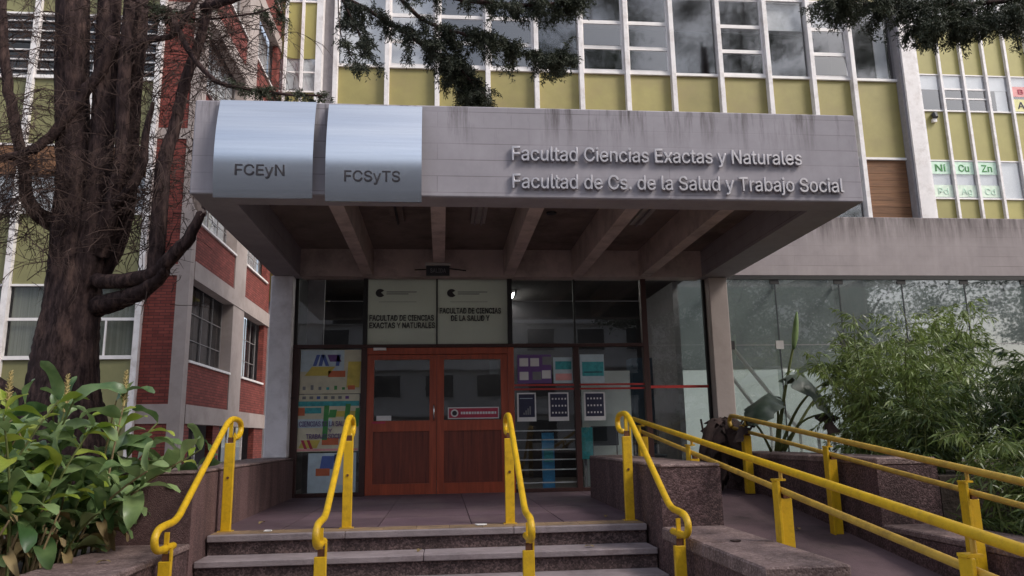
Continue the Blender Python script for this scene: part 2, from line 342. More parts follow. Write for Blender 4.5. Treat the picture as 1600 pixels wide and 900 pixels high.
def link(name, me, m=None, parent=None, smooth=False, kind=None):
    o = bpy.data.objects.new(name, me); COL.objects.link(o)
    if m is not None and not me.materials: me.materials.append(MATS[m] if isinstance(m, str) else m)
    if smooth: me.polygons.foreach_set('use_smooth', [True]*len(me.polygons))
    if parent:
        o.parent = parent; o.matrix_parent_inverse = Matrix.Translation(-wloc(parent)) if not parent.get('local') else Matrix()
    if kind: o['kind'] = kind
    return o
def wloc(o):
    v = Vector(o.location)
    while o.parent: 
        o = o.parent; v = v  # children of things keep world coordinates through the parent inverse
    return v
def B(x0, x1, y0, y1, z0, z1): return MB().box(x0, x1, y0, y1, z0, z1)
def tag(o, label, cat, group=None):
    o['label'] = label; o['category'] = cat
    if group: o['group'] = group
    return o
def thing(name, label, cat, loc=(0, 0, 0), group=None, local=False):
    o = bpy.data.objects.new(name, None); COL.objects.link(o); o.location = loc; o.empty_display_size = .2
    if local: o['local'] = 1
    return tag(o, label, cat, group)
def sub(o, name, me, m, loc=(0, 0, 0), rot=(0, 0, 0), scale=(1, 1, 1)):
    """a part with its own local transform under a 'local' thing"""
    c = bpy.data.objects.new(name, me); COL.objects.link(c); c.parent = o; c.location = loc; c.rotation_euler = rot; c.scale = scale
    if not me.materials: me.materials.append(MATS[m])
    return c
def smooth_path(pts, n=6):
    pts = [Vector(p) for p in pts]; out = []
    for i in range(len(pts)-1):
        p0 = pts[max(i-1, 0)]; p1 = pts[i]; p2 = pts[i+1]; p3 = pts[min(i+2, len(pts)-1)]
        for k in range(n):
            t = k/n
            out.append(.5*((2*p1)+(p2-p0)*t+(2*p0-5*p1+4*p2-p3)*t*t+(3*p1-p0-3*p2+p3)*t**3))
    out.append(pts[-1]); return out
def lerp_list(vals, m):
    return [float(np.interp(i/(m-1)*(len(vals)-1), range(len(vals)), vals)) for i in range(m)]

# flat lettering: text turned to mesh, standing in the XZ plane and facing -Y
try: FONT = bpy.data.fonts.load(bpy.utils.system_resource('DATAFILES') + '/fonts/Inter.woff2')   # the sans serif that ships with Blender
except Exception: FONT = None
TCACHE = {}
def text_mesh(body, size=1., ext=.02, off=.0):
    key = (body, size, ext, off)
    if key in TCACHE: return TCACHE[key]
    cu = bpy.data.curves.new('text', 'FONT'); cu.body = body; cu.size = size; cu.extrude = ext; cu.bevel_depth = off; cu.bevel_resolution = 0; cu.resolution_u = 3
    if FONT: cu.font = FONT
    o = bpy.data.objects.new('text', cu); COL.objects.link(o)
    dg = bpy.context.evaluated_depsgraph_get(); dg.update()
    me = bpy.data.meshes.new_from_object(o.evaluated_get(dg))
    bpy.data.objects.remove(o); bpy.data.curves.remove(cu)
    n = len(me.vertices); a = np.empty(n*3, np.float32)
    if n:
        me.vertices.foreach_get('co', a); a = a.reshape(-1, 3)
        b = np.stack([a[:, 0], -a[:, 2], a[:, 1]], 1); me.vertices.foreach_set('co', b.ravel()); me.update()
        ext_ = (float(a[:, 0].min()), float(a[:, 0].max()), float(a[:, 1].min()), float(a[:, 1].max()))
    else: ext_ = (0, 0, 0, 0)
    me.materials.clear()
    TCACHE[key] = (me, ext_); return TCACHE[key]
def text_line(body, x0, x1, y, z, cap, m, parent, name='lettering', ext=.002, off=.006):
    """one line of flat print, fitted between x0 and x1, capital height cap, on plane y"""
    me, e = text_mesh(body, 1, ext, off); capn = text_mesh('E', 1, ext, off)[1][3]
    o = link(name, me.copy(), m, parent)
    sx = (x1-x0)/(e[1]-e[0]); sz = cap/capn
    o.data.transform(Matrix.Diagonal((sx, 1, sz, 1))); o.data.transform(Matrix.Translation((x0-e[0]*sx, y, z)))
    return o
def letters(body, x0, x1, y, z, cap, m, parent, depth=.022, off=.014):
    """separately mounted letters: each one a part"""
    capn = text_mesh('E', 1, .05, off)[1][3]
    tot = text_mesh(body, 1, .05, off)[1]; sx = (x1-x0)/(tot[1]-tot[0]); sz = cap/capn
    shared = {}
    for i, ch in enumerate(body):
        if ch == ' ': continue
        right = text_mesh(body[:i+1], 1, .05, off)[1][1]; me, e = text_mesh(ch, 1, .05, off)
        if ch not in shared:
            c = me.copy(); c.transform(Matrix.Translation((-e[0], 0, 0))); c.transform(Matrix.Diagonal((sx, depth/.1, sz, 1))); c.materials.append(MATS[m]); shared[ch] = c
        o = link('letter', shared[ch], None, parent)
        o.location = (x0+(right-(e[1]-e[0])-tot[0])*sx, y, z)

# ------------------------------------------------------------------ ground and setting
ZL = -.757        # landing level (the eye is at z = 0)
ZG = -1.56        # pavement level
MB().quad((-300, -300, ZG-.02), (300, -300, ZG-.02), (300, 300, ZG-.02), (-300, 300, ZG-.02)).build('ground', 'asphalt', kind='structure')
B(-30, 30, -6, 30, ZG-.015, ZG).build('pavement', 'pavement', kind='structure')
B(-30, -2.56, 4.0, 17, ZG-.05, -.86).build('planting_bed', 'soil', kind='structure')
B(4.66, 22, 6.9, 10.9, ZG-.05, -.42).build('planting_bed', 'soil', kind='structure')
B(4.67, 22, 2.6, 6.899, ZG-.05, -.87).build('planting_bed', 'soil', kind='structure')

# terrace with its paving tiles
terr = MB().box(-2.3, 2.32, 7.1, 11.3, ZG-.01, ZL-.03).box(2.321, 4.6, 9.392, 11.3, ZG-.01, ZL-.03).build('terrace', 'joint', kind='structure')
tl = []
xs = np.linspace(-2.25, 1.95, 6); ys = np.linspace(7.105, 11.2, 6)
for i in range(len(xs)-1):
    for j in range(len(ys)-1):
        t = B(xs[i]+.004, xs[i+1]-.004, ys[j]+.004, ys[j+1]-.004, ZL-.03, ZL+random.uniform(-.0015, .0015)).build('paving_tile', 'paving_tile', terr)
xs = np.linspace(1.95, 4.55, 4); ys = np.linspace(9.4, 11.2, 3)
for i in range(3):
    for j in range(2): B(xs[i]+.004, xs[i+1]-.004, ys[j]+.004, ys[j+1]-.004, ZL-.03, ZL+random.uniform(-.0015, .0015)).build('paving_tile', 'paving_tile', terr)

# steps: five risers, stone treads in slabs
st = thing('entrance_steps', 'grey stone steps with pebbled risers climbing to the red wooden doors', 'steps', (0, 6.0, ZG))
x0s, x1s = -1.955, 1.80
for k in range(5):
    y0 = 6.77-.31*k; z = ZL-.161*k
    if k == 0:
        cuts = [x0s, -.82, .62, x1s]
        for a, b in zip(cuts, cuts[1:]): B(a+.002, b-.002, y0, 7.10-.26, z-.055, z).build('tread', 'tread_stone', st, bevel=.006)
        n = 13; e = np.linspace(x0s, x1s, n+1)
        for a, b in zip(e, e[1:]): B(a+.002, b-.002, 6.842, 7.098, z-.05, z+random.uniform(-.001, .002)).build('edge_tile', 'edge_tile', st)
    else:
        cuts = [x0s-.0, -.45+.3*(k % 2), x1s]
        for a, b in zip(cuts, cuts[1:]): B(a+.002, b-.002, y0, y0+.345, z-.05, z).build('tread', 'tread_stone', st, bevel=.006)
    B(x0s+.003, x1s-.003, y0+.035, y0+.26, z-.161, z-.056).build('riser', 'riser_pebble', st)
B(x0s+.01, x1s-.01, 6.80, 7.09, ZG, ZL-.17).build('base', 'joint', st)

def wall_block(name, label, x0f, x1f, x0b, x1b, y0, y1, z0, z1, cap=.07, m='washed_pebble', ov=.0):
    t = thing(name, label, 'low wall', ((x0f+x1f)/2, (y0+y1)/2, z0))
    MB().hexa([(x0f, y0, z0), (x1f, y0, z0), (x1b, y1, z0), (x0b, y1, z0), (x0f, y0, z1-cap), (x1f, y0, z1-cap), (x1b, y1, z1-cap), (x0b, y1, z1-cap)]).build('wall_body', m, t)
    n = max(1, round((y1-y0)/1.3))
    for k in range(n):
        a = k/n; b = (k+1)/n; g = .003/(y1-y0)
        L = lambda p, q, u: p+(q-p)*u
        a += g if k else 0; b -= g if k < n-1 else 0
        xa0, xa1, xb0, xb1 = L(x0f, x0b, a)-ov, L(x1f, x1b, a)+ov, L(x0f, x0b, b)-ov, L(x1f, x1b, b)+ov
        ya = y0+(y1-y0)*a-(ov if k == 0 else 0); yb = y0+(y1-y0)*b
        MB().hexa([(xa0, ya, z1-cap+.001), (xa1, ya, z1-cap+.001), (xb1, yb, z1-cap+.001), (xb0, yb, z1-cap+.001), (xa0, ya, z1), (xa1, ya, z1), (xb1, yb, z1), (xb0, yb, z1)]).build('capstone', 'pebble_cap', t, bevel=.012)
    return t
wall_block('parapet_wall', 'long brown pebbled parapet left of the landing, white column standing on its far end', -2.56, -1.96, -2.62, -2.06, 6.35, 11.25, ZG, -.215, cap=.03, m='ribbed_render')
wall_block('parapet_wall', 'brown pebbled parapet block between the landing and the ramp', 1.81, 2.33, 1.90, 2.36, 6.32, 9.85, ZG, -.235, cap=.035)
wall_block('low_wall', 'low reddish wall with flat cap left of the steps in front of the ginger plants', -2.54, -1.968, -2.54, -1.968, 3.9, 6.345, ZG, -.762, cap=.05, ov=.02)
wall_block('low_wall', 'low pebbled wall with wide flat cap between the steps and the ramp', 1.812, 2.30, 1.812, 2.31, 4.32, 6.315, ZG, -.735, cap=.10, ov=.015)
wall_block('planter_wall', 'tall dark pebbled planter wall along the far side of the ramp below the bamboo', 4.05, 4.65, 4.06, 4.65, 6.9, 10.85, ZG, -.24)
wall_block('planter_wall', 'low planter wall with broad cap at the near end of the ramp, right edge of the view', 4.05, 4.66, 4.05, 4.66, 2.6, 6.895, ZG, -.84, cap=.06)
rampz = lambda y: ZL+.122*(y-9.35)
MB().hexa([(2.34, 2.5, ZG-.1), (4.05, 2.5, ZG-.1), (4.05, 9.39, ZG-.1), (2.34, 9.39, ZG-.1), (2.34, 2.5, rampz(2.5)), (4.05, 2.5, rampz(2.5)), (4.05, 9.39, ZL-.003), (2.34, 9.39, ZL-.003)]).build('ramp', 'ramp_floor', kind='structure')

# ------------------------------------------------------------------ entrance canopy
CX0, CX1, CY0, CZ0, CZ1 = -2.40, 4.345, 7.10, 2.335, 3.295
can = thing('entrance_canopy', 'grey concrete entrance canopy with deep fascia and ribbed underside', 'canopy', (.97, 9, ZL))
B(CX0, CX1, CY0, 7.44, CZ0, CZ1).build('fascia', 'fascia_concrete', can, bevel=.012)
B(CX0+.002, -2.035, 7.441, 11.0, CZ0+.002, CZ1-.002).build('side_beam', 'fascia_concrete', can)
B(3.905, CX1-.002, 7.441, 11.0, CZ0+.002, CZ1-.002).build('side_beam', 'fascia_concrete', can)
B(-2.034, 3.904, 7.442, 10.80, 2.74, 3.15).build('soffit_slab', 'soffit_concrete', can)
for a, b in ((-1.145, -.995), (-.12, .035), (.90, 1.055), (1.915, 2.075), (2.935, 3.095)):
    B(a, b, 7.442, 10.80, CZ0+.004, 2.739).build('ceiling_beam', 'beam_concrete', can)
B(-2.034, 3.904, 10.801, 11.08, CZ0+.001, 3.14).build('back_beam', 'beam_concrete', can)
cl = B(-2.43, -2.12, 10.78, 11.1, -.213, CZ0).build('column', 'white_column', can, bevel=.01)
cr = B(4.0, 4.285, 10.80, 11.1, ZL, CZ0).build('column', 'wing_concrete', can, bevel=.01)
letters('Facultad Ciencias Exactas y Naturales', .69, 3.70, 7.075, 2.715, .148, 'letter_steel', can)
letters('Facultad de Cs. de la Salud y Trabajo Social', .69, 4.125, 7.075, 2.425, .148, 'letter_steel', can)

def steel_plate(x0, x1, zt, zb, label):
    t = thing('sign_plate', label, 'sign', ((x0+x1)/2, 7.0, zb)); mb = MB(); n = 14
    prof = []
    for k in range(n+1):
        z = zb+(zt-zb)*k/n; v = k/n; prof.append((6.965+(.105*((v-.42)/.58)**2 if v > .42 else .05*((.42-v)/.42)**2), z))
    for dy, flip in ((0, 0), (.018, 1)):                # front and back sheets, then the four edges with their own corners
        b = len(mb.v)
        for (y, z) in prof: mb.v += [(x0, y+dy, z), (x1, y+dy, z)]
        for k in range(n):
            a = b+2*k; mb.f.append((a, a+2, a+3, a+1) if flip else (a, a+1, a+3, a+2))
    nf = len(mb.f)
    for k in range(n):
        (ya, za), (yb, zb2) = prof[k], prof[k+1]
        mb.quad((x0, ya, za), (x0, yb, zb2), (x0, yb+.018, zb2), (x0, ya+.018, za)); mb.quad((x1, ya, za), (x1, ya+.018, za), (x1, yb+.018, zb2), (x1, yb, zb2))
    for k in (0, n): y, z = prof[k]; mb.quad((x0, y, z), (x0, y+.018, z), (x1, y+.018, z), (x1, y, z))
    p = mb.build('plate', 'steel', t)
    me = p.data; me.polygons.foreach_set('use_smooth', [q < nf for q in range(len(me.polygons))])
    B(x0+.12, x1-.12, 7.004, 7.099, zb+.25, zb+.32).build('bracket', 'chrome', t)
    return t
s1 = steel_plate(-2.155, -1.235, 3.285, 2.275, 'brushed steel sign plate reading FCEyN at the left end of the canopy')
letters('FCEyN', -1.955, -1.495, 6.968, 2.485, .105, 'letter_dark', s1, .008, .008)
s2 = steel_plate(-1.115, -.20, 3.265, 2.25, 'brushed steel sign plate reading FCSyTS, right of the FCEyN plate')
letters('FCSyTS', -.935, -.405, 6.968, 2.44, .105, 'letter_dark', s2, .008, .008)

# lamps and fittings under the canopy
t = thing('ceiling_lamp', 'unlit twin tube ceiling lamp under the canopy right of its middle beam', 'lamp', (.45, 8.6, 2.74))
B(.36, .54, 8.0, 9.25, 2.69, 2.739).build('body', 'lamp_body', t)
MB().tube([(.41, 8.03, 2.67), (.41, 9.22, 2.67)], .015, 8).build('tube', 'grey_wall', t); MB().tube([(.49, 8.03, 2.67), (.49, 9.22, 2.67)], .015, 8).build('tube', 'grey_wall', t)
t = thing('ceiling_lamp', 'unlit twin tube ceiling lamp under the canopy left of its middle beam', 'lamp', (-.55, 8.6, 2.74))
B(-.63, -.47, 8.0, 9.25, 2.69, 2.739).build('body', 'soffit_concrete', t)
MB().tube([(-.55, 8.03, 2.67), (-.55, 9.22, 2.67)], .015, 8).build('tube', 'dark_plastic', t)
t = thing('ceiling_lamp', 'unlit tube ceiling lamp in the fifth bay of the canopy, over the right hand windows', 'lamp', (2.5, 8.6, 2.74))
B(2.42, 2.58, 8.0, 9.25, 2.69, 2.739).build('body', 'lamp_body', t)
MB().tube([(2.5, 8.03, 2.67), (2.5, 9.22, 2.67)], .015, 8).build('tube', 'grey_wall', t)
t = thing('bulb_holder', 'small dark bulb holder hanging from the canopy ceiling behind the fascia lettering', 'lamp', (1.35, 7.8, 2.74))
MB().tube([(1.35, 7.8, 2.739), (1.35, 7.8, 2.69), (1.35, 7.8, 2.60)], [.06, .05, .02], 10).build('socket', 'dark_plastic', t)
MB().tube([(1.35, 8.9, 2.739), (1.35, 8.9, 2.72)], [.07, .06], 12).build('rose', 'dark_plastic', t)
t = thing('exit_sign', 'small dark exit sign box hanging under the middle beam of the canopy', 'sign', (-.06, 9.95, 2.17))
B(-.215, .10, 9.93, 9.99, 2.165, 2.295).build('box', 'dark_plastic', t); B(-.225, .11, 9.91, 10.01, 2.296, 2.331).build('top_rail', 'lamp_body', t)
text_line('SALIDA', -.16, .05, 9.927, 2.20, .055, 'print_grey', t)
MB().tube([(.35, 10.79, 2.42), (.10, 10.79, 2.45), (-.4, 10.79, 2.43)], .008, 6).build('wire', 'cable', t)

# ------------------------------------------------------------------ glazed entrance front
GY = 11.0
gf = thing('glass_entrance', 'dark framed glass front with red wooden double doors under the canopy', 'shop front', (.95, GY, ZL))
def gbar(name, x0, x1, z0, z1, m, d=.05, dy=0): return B(x0, x1, GY-d+dy, GY+d+dy, z0, z1).build(name, m, gf, bevel=.004)
ZT0, ZT1, ZH = 1.31, 1.362, 2.334
gbar('mullion', -2.118, -2.02, ZL, ZT0-.001, 'frame_brown'); gbar('mullion', -2.118, -2.07, ZT1, ZH, 'black_frame', .03)
gbar('mullion', -1.155, -1.075, ZL, ZT0-.001, 'frame_brown'); gbar('mullion', -1.145, -1.08, ZT1+.001, ZH, 'black_frame')
gbar('mullion', -.086, -.066, ZT1+.001, ZH, 'black_frame', .03)
gbar('mullion', .955, 1.045, ZL, ZT0-.001, 'door_wood'); gbar('mullion', .965, 1.035, ZT1+.001, ZH, 'black_frame')
gbar('mullion', 1.955, 1.985, ZT1+.001, ZH, 'black_frame', .02); gbar('mullion', 1.93, 2.01, ZL, ZT0-.001, 'frame_brown')
gbar('mullion', 2.985, 3.07, ZL, ZH, 'frame_brown', .055); gbar('mullion', 3.955, 3.998, ZL, ZH, 'black_frame', .03)
gbar('transom', -2.117, 2.984, ZT0, ZT1, 'frame_brown', .052)
gbar('door_lintel', -1.074, .954, 1.215, ZT0-.001, 'door_wood', .048)
gbar('sill', 1.046, 1.929, ZL+.001, ZL+.05, 'frame_brown'); gbar('sill', 2.011, 2.984, ZL+.001, ZL+.05, 'frame_brown'); gbar('sill', 3.071, 3.954, ZL+.001, ZL+.05, 'frame_brown'); gbar('sill', -2.019, -1.156, ZL+.001, ZL+.05, 'frame_brown')
def pane(x0, x1, z0, z1, m='glass_front', name='pane', parent=None, y=GY, d=.003): return B(x0+.001, x1-.001, y-d, y+d, z0+.001, z1-.001).build(name, m, parent or gf)
for a, b in ((-2.07, -1.145), (1.035, 1.955), (1.985, 2.985), (3.07, 3.955)): pane(a, b, ZT1 if b < 3.5 else 1.335, ZH)
pane(3.07, 3.955, ZL+.05, 1.33); pane(1.045, 1.93, ZL+.05, ZT0); pane(2.01, 2.985, ZL+.05, ZT0); pane(-2.02, -1.155, ZL+.05, ZT0)
fr = [pane(-1.08, -.086, ZT1, ZH, 'frost', 'frosted_pane'), pane(-.066, .965, ZT1, ZH, 'frost', 'frosted_pane')]
for k, (xc, lines) in enumerate(((-.585, (('FACULTAD DE CIENCIAS', -1.055, -.12, 1.715), ('EXACTAS Y NATURALES', -1.055, -.105, 1.605))), (.45, (('FACULTAD DE CIENCIAS', -.035, .87, 1.82), ('DE LA SALUD Y', .13, .70, 1.71))))):
    P = fr[k]; lx = xc-.37 if k == 0 else xc-.36
    for body, a, b, z in lines: text_line(body, a, b, GY-.0045, z, .082, 'letter_dark', P, ext=.001, off=.016)
    mb = MB(); n = 22                       # round emblem with a notch
    cxl, czl = lx+.05, 2.125
    i = len(mb.v); mb.v.append((cxl+.012, GY-.005, czl+.008))
    for j in range(n+1):
        a = math.radians(35+(360-70)*j/n); mb.v.append((cxl+.068*math.cos(a), GY-.005, czl+.062*math.sin(a)))
    for j in range(n): mb.f.append((i, i+1+j+1, i+1+j))
    mb.build('emblem', 'letter_dark', P)
    for z, a, b in ((2.135, .14, .58), (2.105, .14, .46), (1.99, .03, .58)):
        B(lx+a, lx+b, GY-.0055, GY-.0035, z, z+(.014 if z > 2 else .006)).build('small_print', 'print_grey', P)
def door(x0, x1, hx):
    d = B(x0, x0+.10, GY-.03, GY+.03, ZL+.008, 1.21).box(x1-.10, x1, GY-.03, GY+.03, ZL+.008, 1.21).box(x0+.101, x1-.101, GY-.029, GY+.029, ZL+.008, -.60).box(x0+.101, x1-.101, GY-.029, GY+.029, .12, .27).box(x0+.101, x1-.101, GY-.029, GY+.029, 1.14, 1.209).build('door', 'door_wood', gf)
    B(x0+.101, x1-.101, GY-.012, GY+.012, -.599, .119).build('door_panel', 'door_panel_wood', d)
    pane(x0+.1, x1-.1, .27, 1.14, name='door_glass', parent=d)
    if hx: MB().tube([(hx, GY-.031, .27), (hx, GY-.075, .29), (hx, GY-.08, .38), (hx, GY-.075, .47), (hx, GY-.031, .49)], .011, 8).build('handle', 'chrome', d, smooth=True)
    return d
d1 = door(-1.072, -.078, -.115); d2 = door(-.072, .953, None)
B(-.98, -.80, GY-.11, GY-.052, 1.27, 1.305).build('door_closer', 'white_trim', gf)
B(-2.3, -2.05, GY-.075, GY-.06, .60, .612).build('wall_cable', 'cable', gf)
for z in (.695, .755):
    B(1.046, 1.929, GY-.03, GY-.010, z-.013, z+.013).build('guard_rail', 'red_bar', gf); B(2.011, 2.984, GY-.03, GY-.010, z-.013, z+.013).build('guard_rail', 'red_bar', gf)
B(3.071, 3.954, GY-.03, GY-.006, .69, .73).build('guard_rail', 'red_bar', gf)
for z in (.10, -.03, -.17, -.31, -.45, -.63): B(1.046, 1.929, GY+.012, GY+.03, z-.008, z+.008).build('grille_bar', 'white_metal', gf)

# sticker, posters, notices
t = thing('door_sticker', 'red strip sticker with white border and round black emblem on the right door glass', 'sticker', (.45, GY, .25))
B(.085, .82, GY-.0065, GY-.0045, .285, .45).build('strip', 'paper', t); B(.10, .805, GY-.0085, GY-.0067, .30, .435).build('red_field', 'print_red', t)
MB().tube([(.18, GY-.0088, .367), (.18, GY-.0105, .367)], .055, 16).build('emblem', 'paper', t); MB().tube([(.18, GY-.0107, .367), (.18, GY-.0122, .367)], .035, 14).build('emblem_mark', 'letter_dark', t)
mb = MB(); x = .27
for k in range(13):
    wl = random.choice((.025, .03, .038)); mb.box(x, x+wl, GY-.0105, GY-.0088, .35, .385); x += wl+.009
    if x > .77: break
mb.build('small_print', 'paper', t)
t = thing('notice', 'small white note inside the bottom corner of the left door glass', 'notice', (-.9, GY, .28)); B(-.93, -.72, GY-.0065, GY-.0045, .275, .345).build('sheet', 'paper', t); B(-.99, -.80, GY-.034, GY-.0305, .235, .262).build('label_strip', 'print_red', t)
tag(B(.69, .82, GY+.0045, GY+.0065, .92, 1.12).build('notice', 'print_grey'), 'grey sheet of paper taped high inside the right door glass', 'notice')

def pposter(label, x0, x1, z0, z1, m, y=GY-.008, cat='poster', name='poster'):
    t = thing(name, label, cat, ((x0+x1)/2, y, z0)); B(x0, x1, y-.002, y+.003, z0, z1).build('sheet', m, t); return t
def patch(t, x0, x1, z0, z1, m, y=GY-.0115, name='print', sl=0):
    MB().hexa([(x0, y-.001, z0), (x1, y-.001, z0), (x1, y+.001, z0), (x0, y+.001, z0), (x0+sl, y-.001, z1), (x1+sl, y-.001, z1), (x1+sl, y+.001, z1), (x0+sl, y+.001, z1)]).build(name, m, t)
t = pposter('pale poster with blue slanted shapes over yellow and red, topmost left of the doors', -2.015, -1.16, .665, 1.29, 'paper_cream')
patch(t, -2.01, -1.40, .98, 1.285, 'paper_blue'); 
for a, s_ in ((-1.84, .05), (-1.76, .03), (-1.66, -.06), (-1.52, .02)): patch(t, a, a+.05, 1.06, 1.22, 'print_blue', GY-.0135, sl=s_)
patch(t, -1.60, -1.44, 1.12, 1.22, 'print_purple', GY-.0135, sl=-.04)
patch(t, -1.95, -1.62, .92, 1.05, 'print_yellow', GY-.0135, sl=.1); patch(t, -1.62, -1.38, .90, .99, 'print_orange', GY-.0135)
patch(t, -1.36, -1.18, .75, 1.12, 'print_yellow', GY-.0135, sl=.02); patch(t, -1.34, -1.24, .72, .78, 'print_orange', GY-.0155)
for k in range(6): patch(t, -1.97+.11*k, -1.93+.11*k, .72, .72+random.uniform(.03, .08), random.choice(('print_green', 'print_grey', 'print_teal')), GY-.0135)
t = pposter('colourful poster with green figures and purple lettering, middle one left of the doors', -2.03, -1.172, -.14, .655, 'paper_cream')
patch(t, -2.025, -1.175, .49, .56, 'print_teal'); patch(t, -2.0, -1.7, .39, .47, 'print_teal', sl=.0); patch(t, -2.02, -1.93, .36, .47, 'print_orange', GY-.0135)
for a, z0, z1, wd in ((-1.68, .02, .50, .07), (-1.38, .30, .52, .07), (-1.24, .20, .46, .06), (-1.60, .33, .44, .10)): patch(t, a, a+wd, z0, z1, 'print_green', GY-.0135, sl=.02)
patch(t, -1.52, -1.22, .34, .42, 'print_yellow', GY-.0125); patch(t, -2.02, -1.18, -.13, -.10, 'sign_pink', GY-.0125)
patch(t, -2.0, -1.75, -.09, .02, 'print_yellow', GY-.0125, sl=.05); patch(t, -1.92, -1.88, -.10, .02, 'print_red', GY-.0135, sl=-.05); patch(t, -1.84, -1.80, -.10, .02, 'print_red', GY-.0135, sl=-.05); patch(t, -1.68, -1.45, -.05, .05, 'print_orange', GY-.0125)
patch(t, -2.02, -1.55, .19, .31, 'paper_blue', GY-.0125)
text_line('CIENCIAS DE LA SALUD', -2.0, -1.30, GY-.0155, .21, .07, 'print_purple', t, off=.006); text_line('Y', -1.60, -1.54, GY-.0155, .125, .05, 'print_purple', t)
text_line('TRABAJO SOCIAL', -1.9, -1.36, GY-.0155, .04, .065, 'print_purple', t, off=.006)
for k in range(7): patch(t, -1.97+.1*k, -1.92+.1*k, .59, .63, random.choice(('print_purple', 'print_grey', 'print_blue')), GY-.0135)
t = pposter('pale poster with blue and red blocks, lowest of the three left of the doors', -1.86, -1.2, -.70, -.16, 'paper_blue')
patch(t, -1.70, -1.52, -.38, -.20, 'print_blue', sl=.03); patch(t, -1.75, -1.56, -.47, -.37, 'print_orange', GY-.0135); patch(t, -1.45, -1.25, -.60, -.2, 'paper', GY-.0135); patch(t, -1.5, -1.44, -.30, -.18, 'print_navy', GY-.0135)
for a, b, txt in ((1.085, 1.362, 'a'), (1.545, 1.842, 'b'), (2.068, 2.382, 'c')):
    lab = {'a': 'dark blue notice with pale figures low in the first window right of the doors', 'b': 'dark blue calendar notice beside the brown mullion right of the doors', 'c': 'dark blue calendar notice hanging in the second window right of the doors'}[txt]
    t = pposter(lab, a, b, .235, .645, 'paper', GY-.008, 'notice', 'notice'); y = GY-.0115
    patch(t, a+.025, b-.02, .295, .625, 'print_navy', y)
    if txt == 'a':
        for q in range(4): patch(t, a+.09+.03*q, a+.108+.03*q, .33, .33+.03*(q+1), 'print_grey', y-.002)
        patch(t, a+.04, b-.05, .56, .568, 'paper_blue', y-.002)
    else:
        for r_ in range(3):
            for q in range(5): patch(t, a+.05+.047*q, a+.072+.047*q, .34+.1*r_, .365+.1*r_, 'paper', y-.002)
t = pposter('teal and white printed sheet in the second window right of the doors', 2.03, 2.39, .775, 1.2, 'paper_blue', GY-.008, 'notice', 'notice'); patch(t, 2.06, 2.38, .88, 1.09, 'print_teal', GY-.0115); patch(t, 2.08, 2.36, .93, .945, 'print_navy', GY-.0135)
t = pposter('pinboard of small dark and white papers in the first window right of the doors', 1.10, 1.60, .78, 1.20, 'print_purple', GY-.008, 'notice', 'notice')
for a, z in ((1.13, 1.03), (1.29, 1.03), (1.13, .83), (1.32, .83), (1.46, .85), (1.47, 1.05)): patch(t, a, a+.13, z, z+.12, random.choice(('paper', 'paper', 'print_grey')), GY-.0115)
t = pposter('pale blue and pink sheet against the brown mullion, first window right of the doors', 1.63, 1.915, .78, 1.16, 'paper_blue', GY-.008, 'notice', 'notice'); patch(t, 1.66, 1.90, .82, .92, 'sign_pink', GY-.0115); patch(t, 1.66, 1.90, .98, 1.1, 'print_teal', GY-.0115)

# things inside the lobby
t = thing('display_stand', 'bright blue upright display stand behind the barred window right of the doors', 'stand', (1.55, 11.2, ZL)); B(1.46, 1.635, 11.15, 11.22, ZL, .07).build('post', 'sticker_blue', t); B(1.36, 1.74, 11.1, 11.35, ZL-.0, ZL+.03).build('foot', 'sticker_blue', t); B(1.48, 1.615, 11.145, 11.149, -.35, -.15).build('sticker', 'print_teal', t)
t = thing('display_stand', 'light blue panel stand inside the second window right of the doors', 'stand', (2.12, 11.25, ZL)); B(2.03, 2.22, 11.2, 11.26, -.32, .14).build('panel', 'print_teal', t); B(2.1, 2.14, 11.27, 11.31, ZL, .1).build('post', 'grey_wall', t); B(2.0, 2.25, 11.15, 11.4, ZL, ZL+.03).build('foot', 'grey_wall', t)
def chair(x, y, lab):
    t = thing('chair', lab, 'chair', (x, y, ZL), 'chairs inside the lobby')
    B(x-.22, x+.22, y-.22, y+.2, ZL+.42, ZL+.47).build('seat', 'dark_plastic', t, bevel=.01); B(x-.22, x+.22, y+.18, y+.22, ZL+.62, ZL+.92).build('backrest', 'dark_plastic', t, bevel=.01)
    for a in (-.19, .19):
        for b in (-.18, .19): MB().tube([(x+a, y+b, ZL), (x+a, y+b, ZL+(.42 if b < 0 else .9))], .012, 6).build('leg', 'grey_wall', t)
chair(2.55, 11.7, 'dark chair inside the second window right of the doors'); chair(3.35, 12.2, 'dark chair inside the window beside the right hand column')
hall = thing('lobby_interior', 'dim lobby rooms seen through the glass front', 'interior', (1, 13, ZL))
B(-2.3, 4.2, 11.31, 15.0, ZL-.1, ZL).build('floor', 'hall_floor', hall); B(4.201, 16, 11.31, 15.0, ZL-.1, ZL).build('floor', 'hall_stone', hall)
B(-2.3, 4.2, 14.85, 14.95, ZL+.001, 2.7).build('back_wall', 'dark_room', hall); B(4.21, 15.8, 14.85, 14.95, ZL+.001, 1.3).build('back_wall', 'hall_wall_lit', hall); B(4.21, 15.8, 14.84, 14.95, 1.301, 3.0).build('back_wall', 'hall_wall_shaded', hall)
B(-2.35, 4.3, 11.302, 14.84, 2.71, 2.8).build('ceiling', 'lobby_ceiling', hall); B(4.301, 15.8, 11.302, 12.3, 2.71, 2.8).build('ceiling', 'lobby_ceiling', hall); B(-2.4, -2.31, 11.2, 15.0, ZL, 2.7).build('side_wall', 'dark_room', hall); B(15.81, 15.9, 11.31, 14.84, ZL+.001, 3.0).build('side_wall', 'pale_room', hall)
